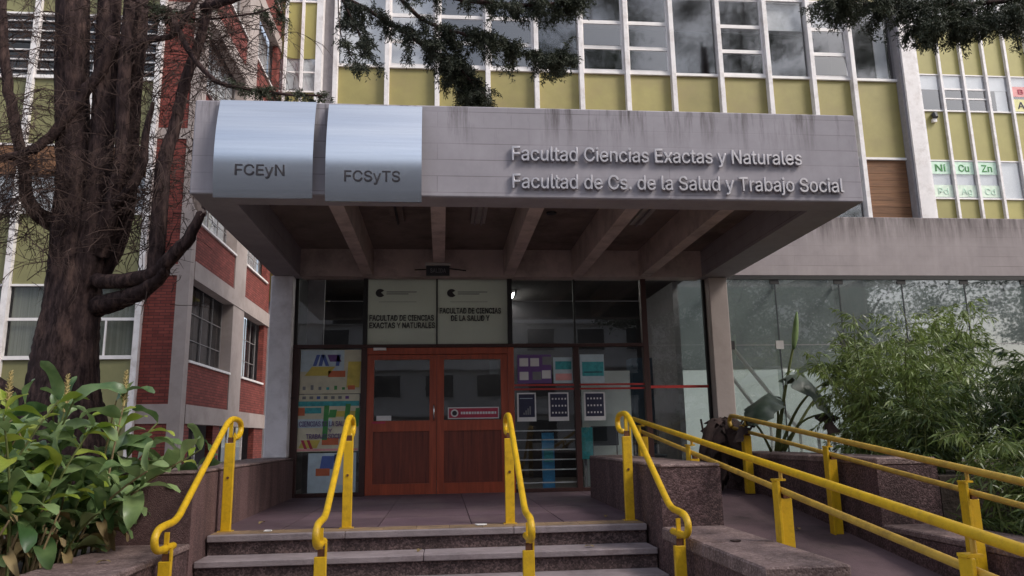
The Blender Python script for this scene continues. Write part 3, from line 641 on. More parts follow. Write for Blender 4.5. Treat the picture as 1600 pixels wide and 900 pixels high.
B(2.25, 3.05, 12.1, 12.16, ZL+.001, 1.05).build('partition', 'pale_room', hall); B(3.2, 3.55, 12.5, 12.9, ZL+.001, 1.3).build('cupboard', 'teal_dark', hall)
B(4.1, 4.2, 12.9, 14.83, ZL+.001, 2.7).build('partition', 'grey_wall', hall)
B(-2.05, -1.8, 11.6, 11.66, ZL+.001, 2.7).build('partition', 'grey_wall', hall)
for (x, y, lab) in ((1.29, 14.3, 'lit fluorescent tube lamp on the lobby ceiling right of the doors'), (2.5, 11.62, 'added tube lamp hidden on the lobby ceiling to brighten the pale partition'), (-.45, 12.6, 'lit tube lamp glowing through the frosted pane over the left door')):  # the middle lamp is added out of sight to brighten the partition
    t = thing('tube_lamp', lab, 'lamp', (x, y, 2.7)); L_ = .62 if y > 12 else .25
    B(x-.06, x+.06, y-L_, y+L_, 2.65, 2.709).build('body', 'white_trim', t)
    for s_ in (-.035, .035): MB().tube([(x+s_, y-L_+.02, 2.635), (x+s_, y+L_-.02, 2.635)], .013, 8).build('tube', 'tube_lit', t)
t = thing('slanted_rail', 'white slanted bars inside the glazed hall behind the banana plant', 'bars', (5.2, 13, ZL))  # slanted white tubes on uprights, no steps built
MB().tube([(5.0, 12.6, 1.5), (6.1, 12.6, .05)], .035, 8).build('rail', 'white_trim', t); MB().tube([(4.85, 12.4, 1.0), (5.5, 12.4, .1)], .03, 8).build('rail', 'white_trim', t); MB().tube([(6.1, 12.6, .05), (6.1, 12.6, ZL)], .03, 8).build('rail', 'white_trim', t); MB().tube([(5.5, 12.4, .1), (5.5, 12.4, ZL)], .03, 8).build('rail', 'white_trim', t)
t = thing('table', 'long white table with papers inside the glazed hall behind the bamboo', 'table', (7.5, 12.6, ZL)); B(6.5, 8.6, 12.3, 12.9, -.05, -.01).build('table_top', 'white_trim', t)
for a in (6.55, 8.55):
    for b in (12.34, 12.86): B(a-.02, a+.02, b-.02, b+.02, ZL, -.051).build('leg', 'grey_wall', t)

# ------------------------------------------------------------------ low hall at the right: concrete band and frameless glazing
lb = thing('low_hall', 'low hall with grey board marked concrete band over frameless glass, right of the canopy', 'building', (9, 11, ZL))
B(4.346, 16, 10.98, 11.3, 2.40, 3.36).build('concrete_band', 'band_concrete', lb, bevel=.01)
B(-2.0, 4.3, 11.301, 14.9, 2.9, 3.28).build('roof', 'band_concrete', lb); B(4.301, 16, 11.301, 12.3, 2.9, 3.28).build('roof', 'band_concrete', lb)
for k in range(9): B(4.31+1.29*k, 4.31+1.29*k+1.26, 12.31, 14.84, 3.0, 3.012).build('added_skylight_pane', 'glass_front', lb)  # unseen roof glazing, added so daylight brightens the hall
for k in range(10): B(4.285+1.29*k, 4.306+1.29*k, 12.31, 14.84, 2.94, 3.03).build('added_skylight_bar', 'white_metal', lb)
B(4.29, 16, 10.93, 11.07, ZL-.3, ZL-.02).build('plinth', 'grey_wall', lb); B(4.30, 16, 10.97, 11.03, 2.34, 2.399).build('head_track', 'black_frame', lb)
B(4.29, 4.34, 10.97, 11.03, ZL-.019, 2.339).build('edge_frame', 'white_metal', lb)
gx = [4.345, 5.12, 6.155, 7.19, 8.235, 9.27, 10.3, 11.34, 12.4, 13.4]
for a, b in zip(gx, gx[1:]):
    pane(a+.003, b-.003, 1.328, 2.338, 'glass_hall', 'pane', lb, d=.005); pane(a+.003, b-.003, ZL-.018, 1.322, 'glass_hall', 'pane', lb, d=.005)
for a in gx[1:]:
    B(a-.07, a+.07, 10.985, 11.015, 2.27, 2.339).build('glass_fitting', 'black_frame', lb); B(a-.06, a+.06, 10.984, 11.016, 1.26, 1.39).build('glass_fitting', 'lamp_body' if a == gx[1] else 'black_frame', lb)
B(4.342, 4.41, 10.984, 11.016, 1.26, 1.39).build('glass_fitting', 'black_frame', lb)
for a in gx[1:-1]:
    B(a-.0075, a+.0075, 10.983, 10.9945, ZL-.017, 1.259).box(a-.0075, a+.0075, 10.983, 10.9945, 1.391, 2.269).build('seal_joint', 'dark_plastic', lb)
B(4.412, 13.3, 10.986, 10.9945, 1.321, 1.329).build('seal_joint', 'grille_grey', lb)
for a in gx[1:-1]: B(a-.006, a+.006, 11.016, 11.13, ZL-.018, 2.26).build('glass_fin', 'glass_hall', lb)

# ------------------------------------------------------------------ main block behind the canopy
MY = 15.0
mb_ = thing('main_block', 'upper storeys with mustard green panels and white mullions above the canopy', 'building', (4, MY, ZL))
S = MY/16
mx = [-2.24, -1.17, -.113, .97, 2.02, 3.0, 4.02, 5.05, 6.13, 7.23, 8.25, 9.20, 10.16]
ZS = [4.05, 7.83]; WH = 1.90
def mull(x, z0, z1, wdt=.10, dep=.16, y=MY, m='white_metal', p=None): return B(x-wdt/2, x+wdt/2, y-dep, y+.02, z0, z1).build('mullion', m, p or mb_, bevel=.006)
for x in mx[:-1]: mull(x, 3.30, 13.6)
B(10.311, 10.62, MY-.26, MY+.4, 3.30, 13.6).build('end_pier', 'white_metal', mb_); B(10.255, 10.31, MY-.20, MY+.05, 3.30, 13.6).build('end_fin', 'grey_wall', mb_)  # grey strip paints the shaded left side of the white pier
B(-2.50, -2.292, MY-.05, MY+.3, 3.0, 13.6).build('end_pier', 'grey_wall', mb_); B(-2.63, -2.502, MY-.3, MY+.3, ZL, 13.6).build('end_fin', 'white_metal', mb_)
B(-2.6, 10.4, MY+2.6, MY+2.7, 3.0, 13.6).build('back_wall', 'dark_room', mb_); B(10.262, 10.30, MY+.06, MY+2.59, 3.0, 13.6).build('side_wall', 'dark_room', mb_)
for z in ZS+[11.61]:
    B(-2.28, 10.25, MY+.07, MY+2.59, z-1.2, z-.5).build('floor_slab', 'grey_wall', mb_)
kind = ['blind', 'blindt', 'open', 'open', 'fixed', 'open', 'open', 'fixed', 'open', 'fixw', 'openw', 'fixc']
for r_, zs in enumerate(ZS+[11.61]):
    for i in range(12):
        a, b = mx[i]+.051, mx[i+1]-.051
        if i == 11: b = 10.254
        if r_ == 2:
            B(a, b, MY-.02, MY+.03, zs-1.87, zs-.05).build('spandrel_panel', 'green_panel', mb_); continue
        B(a, b, MY-.02, MY+.03, zs-(1.87 if r_ else .75), zs-.061).build('spandrel_panel', 'green_panel', mb_)
        k = kind[i] if r_ else ('board' if i == 11 else 'fixed')
        wn = B(a, b, MY-.07, MY+.05, zs-.06, zs).build('window', 'white_trim', mb_)             # sill carries its window
        B(a, b, MY-.06, MY+.05, zs+WH-.05, zs+WH).build('head', 'white_trim', wn)
        if k == 'board':
            e = np.linspace(zs+.002, zs+WH-.052, 13)
            for q in range(12): B(a+.004, b-.004, MY-.012+random.uniform(-.006, .006), MY+.02, e[q]+.003, e[q+1]-.003).build('shutter_board', 'board_wood', wn)
            continue
        if k.startswith('open') or k == 'blindt':
            zz = [zs, zs+.56, zs+1.17, zs+WH-.05]
            for q in range(3):
                z0, z1 = zz[q]+.001, zz[q+1]-.001
                tilt = random.uniform(.0, .05) if q < 2 else 0
                f = MB()
                f.box(a+.002, a+.04, MY-.05-tilt*0, MY-.01, z0, z1).box(b-.04, b-.002, MY-.05, MY-.01, z0, z1).box(a+.041, b-.041, MY-.05, MY-.01, z0, z0+.05).box(a+.041, b-.041, MY-.05, MY-.01, z1-.03, z1)
                f.build('sash', 'white_trim', wn)
                g = MB().hexa([(a+.04, MY-.035-tilt, z0+.04), (b-.04, MY-.035-tilt, z0+.04), (b-.04, MY-.029-tilt, z0+.04), (a+.04, MY-.029-tilt, z0+.04), (a+.04, MY-.035, z1-.02), (b-.04, MY-.035, z1-.02), (b-.04, MY-.029, z1-.02), (a+.04, MY-.029, z1-.02)])
                g.build('pane', 'glass_upper', wn)
        else:
            B(a+.001, b-.001, MY-.033, MY-.027, zs+.001, zs+WH-.051).build('pane', 'glass_upper', wn)
        if k in ('blind', 'blindt'): B(a+.01, b-.01, MY+.10, MY+.11, zs+.1, zs+WH).build('blind_sky_sheet', 'blind', wn)
        if k in ('fixw', 'openw'): B(a+.01, b-.01, MY+.06, MY+.07, zs+1.18, zs+WH-.06).build('blind_sky_sheet', 'blind', wn)  # white sheet behind the top pane stands for sky mirrored there
        if k == 'fixc': B(b-.35, b-.08, MY+.10, MY+.13, zs+.01, zs+WH-.06).build('curtain', 'blind', wn)
    
# ------------------------------------------------------------------ rear block: right and far left
RY = 27.5; q_ = RY/30
rb = thing('rear_block', 'distant mustard panelled block with thin white mullions behind the main block', 'building', (10, RY, ZL))
def rear_bays(xs, zrows, zbot, ztop, hw=1.62):
    for x in xs: B(x-.05, x+.05, RY-.16, RY+.02, zbot, ztop).build('mullion', 'white_metal', rb)
    for a, b in zip(xs, xs[1:]):
        zprev = zbot
        for zs in zrows:
            B(a+.051, b-.051, RY-.02, RY+.03, zprev, zs-.06).build('spandrel_panel', 'green_panel_far', rb); zprev = zs+hw
        if zprev < ztop: B(a+.051, b-.051, RY-.02, RY+.03, zprev, ztop).build('spandrel_panel', 'green_panel_far', rb)
        for zs in zrows: yield a, b, zs
xr = [18.45+1.0*k for k in range(11)]
xr = [17.6]+[19.74+1.013*(k) for k in range(-1, 9)]
ZR = [9.25, 13.05, 16.85]
seen = {}
for a, b, zs in rear_bays(xr, ZR, 8.0, 20):
    wn = B(a+.052, b-.052, RY-.08, RY+.05, zs-.059, zs).build('window', 'white_trim', rb); B(a+.052, b-.052, RY-.06, RY+.05, zs+1.57, zs+1.619).build('head', 'white_trim', wn)
    B(a+.053, b-.053, RY-.03, RY-.024, zs+.001, zs+1.569).build('pane', 'glass_upper', wn)
    i = xr.index(a)
    if zs == ZR[1] and i in (3, 4): B(a+.053, b-.053, RY-.06, RY-.031, zs+.50, zs+.56).box(a+.053, b-.053, RY-.06, RY-.031, zs+.92, zs+1.0).build('sash', 'white_trim', wn)
    if zs == ZR[1]:
        B(a+.06, b-.06, RY+.01, RY+.02, zs+(.95 if i != 1 else .1), zs+1.56).build('blind_sky_sheet', 'blind', wn)
        if i == 5: B(b-.6, b-.1, RY+.03, RY+.05, zs+.01, zs+.95).build('curtain', 'blind', wn)
    if zs == ZR[0]: B(a+.06, b-.06, RY+.03, RY+.04, zs+.01, zs+1.56).build('blind_sky_sheet', 'blind', wn)
B(17, 30, RY+2, RY+2.1, 5, 20).build('back_wall', 'dark_room', rb)
B(18, 30, RY-.1, RY+.2, 7.2, 7.99).build('floor_band', 'band_concrete', rb)
for a, b, zs in rear_bays([-6.6, -6.04, -5.41, -4.76, -4.1, -3.4], [9.4, 13.2, 17.0], 5.0, 20, 1.36):
    wn = B(a+.052, b-.052, RY-.08, RY+.05, zs-.059, zs).build('window', 'white_trim', rb); B(a+.053, b-.053, RY-.03, RY-.024, zs+.001, zs+1.359).build('pane', 'glass_upper', wn)
    B(a+.053, b-.053, RY-.06, RY-.031, zs+.75, zs+.81).build('sash', 'white_trim', wn); B(a+.06, b-.06, RY+.04, RY+.05, zs+.01, zs+1.35).build('blind_sky_sheet', 'blind', wn)
B(-7, -2.5, RY+.05, RY+.2, ZL, 5.0).build('lower_wall', 'grey_wall', rb); B(-7, -2.5, RY+1.5, RY+1.6, 5, 20).build('back_wall', 'dark_room', rb)
# element signs taped in the far windows
def esign(i, zs, z0, z1, m, txt, inkm, lab, w0=.08, w1=.08):
    a, b = xr[i]+w0, xr[i+1]-w1
    t = thing('window_sign', lab, 'sign', ((a+b)/2, RY-.035, zs+z0)); B(a, b, RY-.040, RY-.034, zs+z0, zs+z1).build('sheet', m, t)
    if txt:
        c = (a+b)/2; wt = .21*len(txt)+.03; text_line(txt, c-wt/2, c+wt/2, RY-.044, zs+z0+.12, (z1-z0)-.24, inkm, t, off=.012)
z0 = ZR[0]
esign(1, z0, 1.02, 1.55, 'sign_green', '', 'print_green', 'pale green sign at the left end of the far window row beside the white pier')
esign(2, z0, 1.02, 1.55, 'sign_green', 'Ni', 'print_green', 'pale green window sign reading Ni')
esign(3, z0, 1.02, 1.55, 'sign_green', 'Cu', 'print_green', 'pale green window sign reading Cu')
esign(4, z0, 1.02, 1.55, 'sign_green', 'Zn', 'print_green', 'pale green window sign reading Zn')
esign(2, z0, .04, .55, 'sign_pale', 'Pd', 'sign_green', 'faded window sign reading Pd below the Ni sign')
esign(3, z0, .04, .55, 'sign_pale', 'Ag', 'sign_green', 'faded window sign reading Ag below the Cu sign')
esign(4, z0, .04, .55, 'sign_pale', 'Cd', 'sign_green', 'faded window sign reading Cd below the Zn sign')
z1_ = ZR[1]
esign(6, z1_, .70, 1.15, 'sign_pink', 'B', 'print_red', 'pink window sign reading B at the right edge', .1, .1)
esign(6, z1_, .04, .58, 'sign_yellow', 'Al', 'print_navy', 'yellow window sign reading Al below the pink one', .1, .1)
esign(6, z0, 1.02, 1.55, 'sign_yellow', '', 'print_navy', 'pale yellow sign at the right edge in the lower far window row')
t = thing('wall_lamp', 'small dark lamp on the mustard panels of the distant block', 'lamp', (20.1, RY-.1, 12.3))
c = at(1459, 181, RY-.1); MB().tube([c+Vector((0, .07, .1)), c+Vector((0, -.05, .05)), c+Vector((0, -.1, -.12))], [.05, .12, .10], 10).build('lamp_head', 'dark_plastic', t); B(c.x-.08, c.x+.08, RY-.16, RY-.021, c.z-.28, c.z-.14).build('box', 'white_trim', t)

# ------------------------------------------------------------------ brick wing at the left
WY = 18.8; WX = -6.2
wg = thing('brick_wing', 'red brick wing with pale concrete frame left of the canopy behind the cedar', 'building', (-9, WY, ZG))
ST = 3.57
slabs = [.48+ST*k for k in range(5)]
# side wall facing the entrance, running back
for k, z in enumerate(slabs):
    zt = z+.46
    B(WX-.28, WX+.02, WY+.31, 27.45, z, zt).build('floor_band', 'wing_concrete', wg)
    B(-7.24, WX-.301, WY-.005, WY+.3, z+(.0 if k == 0 else .03), z+(.46 if k == 0 else .31)).build('floor_band', 'wing_concrete', wg)
    zb = zt+1.02 if k else zt+1.02
    for (a, b) in ((WY+.31, 22.8), (24.05, 26.95)):
        B(WX-.22, WX-.03, a, b, zt+.001, zb).build('brick_panel', 'brick', wg)
        wn = B(WX-.40, WX+.03, a+.002, b-.002, zb+.001, zb+.06).build('window', 'white_trim', wg)
        zw = z+ST-.001
        B(WX-.36, WX-.354, a, b, zb+.061, zw).build('pane', 'glass_wing', wn)
        n = 4
        for q in range(n+1):
            yy = a+.03+(b-a-.06)*q/n; B(WX-.34, WX-.31, yy-.014, yy+.014, zb+.061, zw).build('frame_bar', 'grille_grey', wn)
        for zz in (zb+.68, zb+1.38): B(WX-.335, WX-.315, a, b, zz-.010, zz+.010).build('frame_bar', 'grille_grey', wn)
        if k >= 1: B(WX-.42, WX-.41, a, b, zb+.061, zw).build('blind_sky_sheet', 'blind', wn)
    B(WX-.45, WX+.0, 22.801, 24.049, zt+.001, z+ST-.001).build('pier', 'wing_concrete', wg)
    B(WX-.22, WX-.03, 26.951, 27.449, zt+.001, z+ST-.001).build('brick_panel', 'brick', wg)
    B(WX-.5, WX-.02, 23.9, 23.93, z-ST+.5, z-.001).build('downpipe', 'white_metal', wg) if k == 1 else None
B(WX-.30, WX, WY-.01, WY+.305, ZG, 18.8).build('corner_pier', 'wing_concrete', wg)
# lowest storey: brick piers and dark openings
for a, b in ((WY+.31, 19.6), (21.6, 22.2), (26.2, 27.44)): B(WX-.22, WX-.04, a, b, ZG, .479).build('brick_pier', 'brick', wg)
B(WX-1.5, WX-1.4, WY+.3, 27.4, ZG, 18).build('dark_back', 'dark_room', wg)
for yy in (20.2, 20.8, 22.9, 23.8, 24.7, 25.5): B(WX-.3, WX-.24, yy-.025, yy+.025, ZG, .479).build('mullion', 'white_metal', wg)
# front: brick strip and window wall
for k in range(-1, 5):
    za = (.48+ST*k)+.461 if k >= 0 else ZG; zb_ = .48+ST*(k+1)+(.0 if k == -1 else .029)
    if k >= 1: za = slabs[k]+.311
    B(-7.24, WX-.301, WY+.02, WY+.29, za, zb_-.001).build('brick_panel', 'brick', wg)
wm = [-14.0, -13.5, -11.95, -10.40, -8.83, -7.31]
for x in wm[1:]: B(x-.07, x+.07, WY-.14, WY+.02, ZG, 18.5).build('mullion', 'white_metal', wg)
for a, b in zip(wm[1:], wm[2:]):
    for k in range(5):
        zs = 2.10+3.59*k
        B(a+.071, b-.071, WY-.01, WY+.05, zs-(1.85 if k else 2.6), zs-.09).build('spandrel_panel', 'green_panel_wing', wg)
        wn = B(a+.071, b-.071, WY-.08, WY+.06, zs-.089, zs).build('window', 'white_trim', wg); B(a+.071, b-.071, WY-.06, WY+.06, zs+1.69, zs+1.739).build('head', 'white_trim', wn)
        B(a+.072, b-.072, WY+.02, WY+.026, zs+.001, zs+1.689).build('pane', 'glass_wing', wn)
        if k == 2:
            for q in range(6): B(a+.072, b-.072, WY-.05, WY-.03, zs+.14+.27*q, zs+.175+.27*q).build('louvre_bar', 'white_metal', wn)
        elif k == 1:
            B(a+.072, b-.072, WY-.04, WY+.0, zs+.94, zs+1.3).build('shutter_board', 'board_wood', wn); B(a+.072, b-.072, WY-.04, WY+.0, zs+1.33, zs+1.68).build('shutter_board', 'board_wood', wn); B(a+.08, b-.08, WY+.06, WY+.07, zs+.01, zs+.92).build('blind_sky_sheet', 'blind', wn)
        else:
            B(a+.072, b-.072, WY-.03, WY+.01, zs+.85, zs+.92).build('frame_bar', 'white_trim', wn); m_ = (a+b)/2; B(m_-.02, m_+.02, WY-.03, WY+.01, zs+.001, zs+.849).build('frame_bar', 'white_trim', wn)
            B(a+.08, b-.08, WY+.12, WY+.14, zs+.01, zs+1.68).build('curtain', 'curtain', wn)
B(-14, -6.6, WY+1.8, WY+1.9, ZG, 18.5).build('back_wall', 'dark_room', wg); B(-14, WX-.31, WY+.3, 27.4, 18.35, 18.6).build('roof', 'wing_concrete', wg)

# ------------------------------------------------------------------ yellow handrails
def slanted_rail(x, label, flip=1):
    t = thing('stair_handrail', label, 'handrail', (x, 6.4, ZL), 'yellow handrails of the steps')
    zc = .20
    pts = [(x, 7.18, .045), (x, 7.30, .055), (x, 7.375, .09), (x, 7.395, .15), (x, 7.34, .195), (x, 7.22, .212), (x, 7.06, .208), (x, 6.93, .17), (x, 6.80, .095)]
    n1 = [(x, 5.83, -.50), (x, 5.72, -.535), (x, 5.55, -.545), (x, 5.43, -.56), (x, 5.37, -.61), (x, 5.385, -.665), (x, 5.45, -.695), (x, 5.58, -.70), (x, 5.74, -.70)]
    path = smooth_path(pts[:-1], 4)+[Vector(pts[-1])]+smooth_path(n1, 4)
    MB().tube(path, .0255, 12).build('rail_tube', 'yellow_paint', t, smooth=True)
    for y, zt, z0, nm in ((7.06, .0, ZL, 'post'), (5.60, -.785, ZG+.16*1.0, 'post')):
        p = B(x-.042, x+.042, y-.02, y+.02, z0, zt).build(nm, 'yellow_paint', t, bevel=.004)
        B(x+.030, x+.042, y-.018, y+.018, zt+.001, zt+.09).build('bracket', 'yellow_paint', p)
        B(x-.02, x+.029, y-.012, y+.012, zt+.001, zt+.05).build('bracket_plate', 'rust', p)
        B(x-.015, x+.015, y-.01, y+.01, zt+.05, zt+.19).build('stub', 'yellow_paint', p)
        B(x-.06, x+.06, y-.05, y+.05, z0-.002, z0+.008).build('base_plate', 'worn_rail_paint', p)
        MB().tube([(x, y-.021, zt-.30), (x, y-.028, zt-.30)], .012, 8).build('bolt', 'rust', p)
    return t
slanted_rail(-1.88, 'yellow steel handrail at the left wall of the steps, leftmost of the four')
slanted_rail(-.84, 'yellow steel handrail on the steps in front of the left posters and left door')
slanted_rail(.615, 'yellow steel handrail on the steps in front of the right door post')
slanted_rail(1.72, 'yellow steel handrail at the right wall of the steps beside the pebbled block')
def ramp_rail(x, label, up, lo, posts, y0, y1, ylow):
    t = thing('ramp_handrail', label, 'handrail', (x, 6, rampz(6)), 'yellow handrails of the ramp')
    zu = lambda y: up[0]+up[1]*(y-up[2]); zl = lambda y: lo[0]+lo[1]*(y-lo[2])
    r1, r2 = .0275, .0225
    pu = [(x, ylow-.9, zu(ylow)-.03), (x, ylow-.12, zu(ylow)-.015), (x, ylow+.12, zu(ylow+.12))]+[(x, y, zu(y)) for y in np.linspace(ylow+.4, y1, 6)]
    end = [(x, y1+.1, zu(y1+.1)-.01), (x, y1+.16, zu(y1)-.07), (x, y1+.1, zl(y1)+.02)]
    MB().tube(pu+end[:1]+smooth_path(end, 3)[1:], r1, 12).build('upper_rail', 'yellow_paint' if x < 3 else 'worn_rail_paint', t, smooth=True)
    pl = [(x, ylow-.9, zl(ylow)-.1), (x, ylow-.1, zl(ylow-.1))]+[(x, y, zl(y)) for y in np.linspace(ylow+.2, y1+.02, 6)]
    MB().tube(pl, r2, 12).build('lower_rail', 'worn_rail_paint', t, smooth=True)
    for y in posts:
        zt = zl(y)+.035
        p = B(x-.05, x-.028, y-.045, y+.045, rampz(y)-.02, zt+.03).box(x-.0275, x+.06, y-.02, y+.02, rampz(y)-.02, zt-.09).build('post', 'yellow_paint', t, bevel=.003)
        B(x-.06, x+.02, y-.035, y+.035, zt+.031, zt+.045).build('top_plate', 'yellow_paint', p); MB().tube([(x, y, zt+.045), (x, y, zu(y)-.02)], .014, 8).build('stub', 'worn_rail_paint', p); B(x-.0, x+.05, y-.021, y+.019, zt-.089, zt-.05).build('bracket_plate', 'rust', p)
    return t
ramp_rail(2.39, 'yellow two tube handrail on the near side of the ramp', (.209, .110, 9.39), (.008, .119, 8.67), (9.0, 7.2, 5.30, 3.36), 2.5, 9.4, 3.19)
ramp_rail(3.92, 'yellow two tube handrail along the far side of the ramp under the bamboo', (.244, .117, 10.0), (.093, .117, 10.1), (9.62, 7.5, 5.48, 3.5), 2.5, 10.0, 2.6)

# ------------------------------------------------------------------ vegetation helpers
rng = np.random.default_rng(11)
def leaf_quads(name, P, D, L, Wd, m, parent=None, kind='stuff', droop=0., fold=False):
    """many small pointed leaves: points P, directions D (unit), length L, width Wd"""
    n = len(P); D = D/np.linalg.norm(D, axis=1, keepdims=True)
    rnd = rng.normal(size=(n, 3)); S_ = np.cross(D, rnd); S_ /= np.linalg.norm(S_, axis=1, keepdims=True)+1e-9
    L = np.broadcast_to(np.asarray(L, float), (n,))[:, None]; Wd = np.broadcast_to(np.asarray(Wd, float), (n,))[:, None]
    tip = P+D*L; tip[:, 2] -= droop*L[:, 0]
    mid = P+D*L*.45
    V = np.stack([P, mid+S_*Wd/2, tip, mid-S_*Wd/2], 1).reshape(-1, 3)
    me = bpy.data.meshes.new(name); me.vertices.add(4*n); me.vertices.foreach_set('co', V.astype(np.float32).ravel())
    me.loops.add(4*n); me.loops.foreach_set('vertex_index', np.arange(4*n, dtype=np.int32))
    me.polygons.add(n); me.polygons.foreach_set('loop_start', np.arange(0, 4*n, 4, dtype=np.int32)); me.polygons.foreach_set('loop_total', np.full(n, 4, np.int32))
    me.update(calc_edges=True); me.validate()
    return link(name, me, m, parent, kind=kind)

def cedar_sprays(path, n, reach, droop, dens=1., up=0.):
    """twiglets hanging off a limb: returns list of twig polylines"""
    tw = []
    path = [Vector(p) for p in path]
    for _ in range(n):
        u = random.random()**.8*(len(path)-1); i = min(int(u), len(path)-2); p = path[i].lerp(path[i+1], u-i)
        t = (path[i+1]-path[i]).normalized()
        a = random.uniform(0, 2*math.pi); o = t.orthogonal().normalized(); o.rotate(Matrix.Rotation(a, 3, t))
        d = (o*.8+t*random.uniform(.2, 1.0)); d.z = d.z*.5+up; d.normalize()
        L = reach*random.uniform(.4, 1.0); pts = [p]; q = p.copy()
        for s_ in range(5):
            q = q+d*(L/5); d = (d+Vector((random.uniform(-.15, .15), random.uniform(-.15, .15), -droop*random.uniform(.5, 1.3)))).normalized(); pts.append(q.copy())
        tw.append(pts)
    return tw
def needles_on(twigs, per_m, ln):
    P, D = [], []
    for tw in twigs:
        for a, b in zip(tw, tw[1:]):
            sl_ = (b-a).length; k = max(1, int(per_m*sl_)); t = (b-a).normalized()
            for _ in range(k):
                u = random.random(); P.append(a.lerp(b, u)+Vector((random.gauss(0, .012), random.gauss(0, .012), random.gauss(0, .012))))
                D.append(t*random.uniform(.1, .9)+Vector((random.gauss(0, .6), random.gauss(0, .6), random.gauss(-.15, .5))))
    return np.array(P), np.array(D)

# ------------------------------------------------------------------ big cedar at the left
cedar = thing('cedar_tree', 'big old cedar with many stems in front of the brick wing, left of the canopy', 'tree', tuple(at(100, 640, 9.0)))
TY = 9.0
def limb(pts, r, name='limb', m='bark', n=14, jit=.11, parent=None, Y=TY):
    P = [at(p[0], p[1], p[2] if len(p) > 2 else Y) for p in pts]; sp = smooth_path(P, 7); k_ = min(r[0], .06)*.09; sp = [sp[0]]+[q+Vector((random.gauss(0, k_), random.gauss(0, k_), random.gauss(0, k_))) for q in sp[1:]]
    return MB().tube(sp, lerp_list(r, len(sp)), n, jit).build(name, m, parent or cedar, smooth=True), sp
base = at(100, 640, TY)
tr = MB()
def tr_add(pts, r, n=22, jit=.13, Y=TY):
    P = [at(p[0], p[1], p[2] if len(p) > 2 else Y) for p in pts]; sp = smooth_path(P, 13); tr.tube(sp, lerp_list(r, len(sp)), n, jit)
tr_add([(97, 760), (98, 660), (100, 600), (108, 520), (118, 440), (122, 360), (118, 260), (114, 150), (114, 40), (116, -120), (120, -300), (126, -520)], [.50, .42, .36, .31, .28, .26, .195, .185, .18, .17, .15, .12])
tr_add([(120, 470, 8.95), (140, 400, 8.9), (152, 320, 8.9), (160, 220, 8.92), (166, 110, 8.95), (172, 0, 9), (180, -150, 9), (190, -400, 9)], [.18, .17, .15, .135, .13, .125, .12, .1])
tr_add([(142, 440, 9.05), (178, 380, 9.1), (198, 300, 9.1), (203, 220, 9.1), (207, 150, 9.1), (217, 70, 9.1), (222, 0, 9.1), (226, -150, 9.1), (230, -300, 9.1)], [.15, .14, .12, .11, .105, .09, .08, .07, .05])
tr_add([(152, 400, 8.9), (172, 330, 8.8), (190, 250, 8.75), (192, 160, 8.75), (196, 90, 8.8), (203, -10, 8.8), (210, -160, 8.8)], [.13, .10, .085, .075, .07, .06, .05])
tr_add([(60, 650), (20, 625), (-30, 590), (-90, 580)], [.20, .13, .10, .08])
tr.build('trunk', 'bark', cedar, smooth=True)
limb([(140, 437, 8.9), (180, 440, 8.75), (235, 428, 8.6), (285, 385, 8.5), (312, 340, 8.45), (318, 322, 8.45)], [.085, .085, .085, .075, .05, .03])
limb([(150, 480, 8.95), (190, 468, 8.8), (228, 452, 8.65), (262, 420, 8.55)], [.12, .10, .085, .06])
limb([(318, 336, 8.44), (310, 318, 8.46), (303, 300, 8.47), (297, 292, 8.47)], [.045, .05, .035, .01], 'broken_stub', 'bark_cut')
l5, _ = limb([(244, 425, 8.6), (248, 350, 8.6), (256, 260, 8.6), (275, 190, 8.6), (292, 118, 8.6), (312, 66, 8.6), (328, 0, 8.6), (338, -80, 8.6), (352, -220, 8.6)], [.085, .085, .08, .065, .06, .055, .05, .04, .03])
limb([(92, 352), (60, 335), (42, 308), (38, 270), (24, 200), (8, 100), (2, 0), (-4, -120)], [.11, .085, .07, .065, .06, .055, .05, .04])
limb([(178, 62), (158, 110), (128, 150), (95, 195), (58, 230), (20, 244), (-30, 252)], [.075, .07, .065, .06, .055, .045, .03], Y=8.8)
limb([(166, 330, 8.8), (200, 300, 8.7), (222, 262, 8.65), (228, 210, 8.6), (240, 160, 8.6)], [.07, .06, .05, .04, .02])
limb([(195, 90, 8.8), (225, 65, 8.7), (268, 55, 8.6), (300, 10, 8.5), (322, -40, 8.5)], [.04, .04, .035, .035, .03])
limb([(265, 15, 8.6), (285, 60, 8.5), (310, 100, 8.45), (340, 128, 8.4), (380, 138, 8.4), (430, 146, 8.35), (503, 150, 8.3)], [.035, .035, .03, .027, .022, .018, .010])
limb([(222, 62, 9), (255, 60, 8.9), (272, 52, 8.8), (255, 20, 8.8)], [.03, .03, .025, .01])
limb([(318, 12, 8.6), (345, 4, 8.4), (400, -14, 8.2)], [.055, .05, .045])
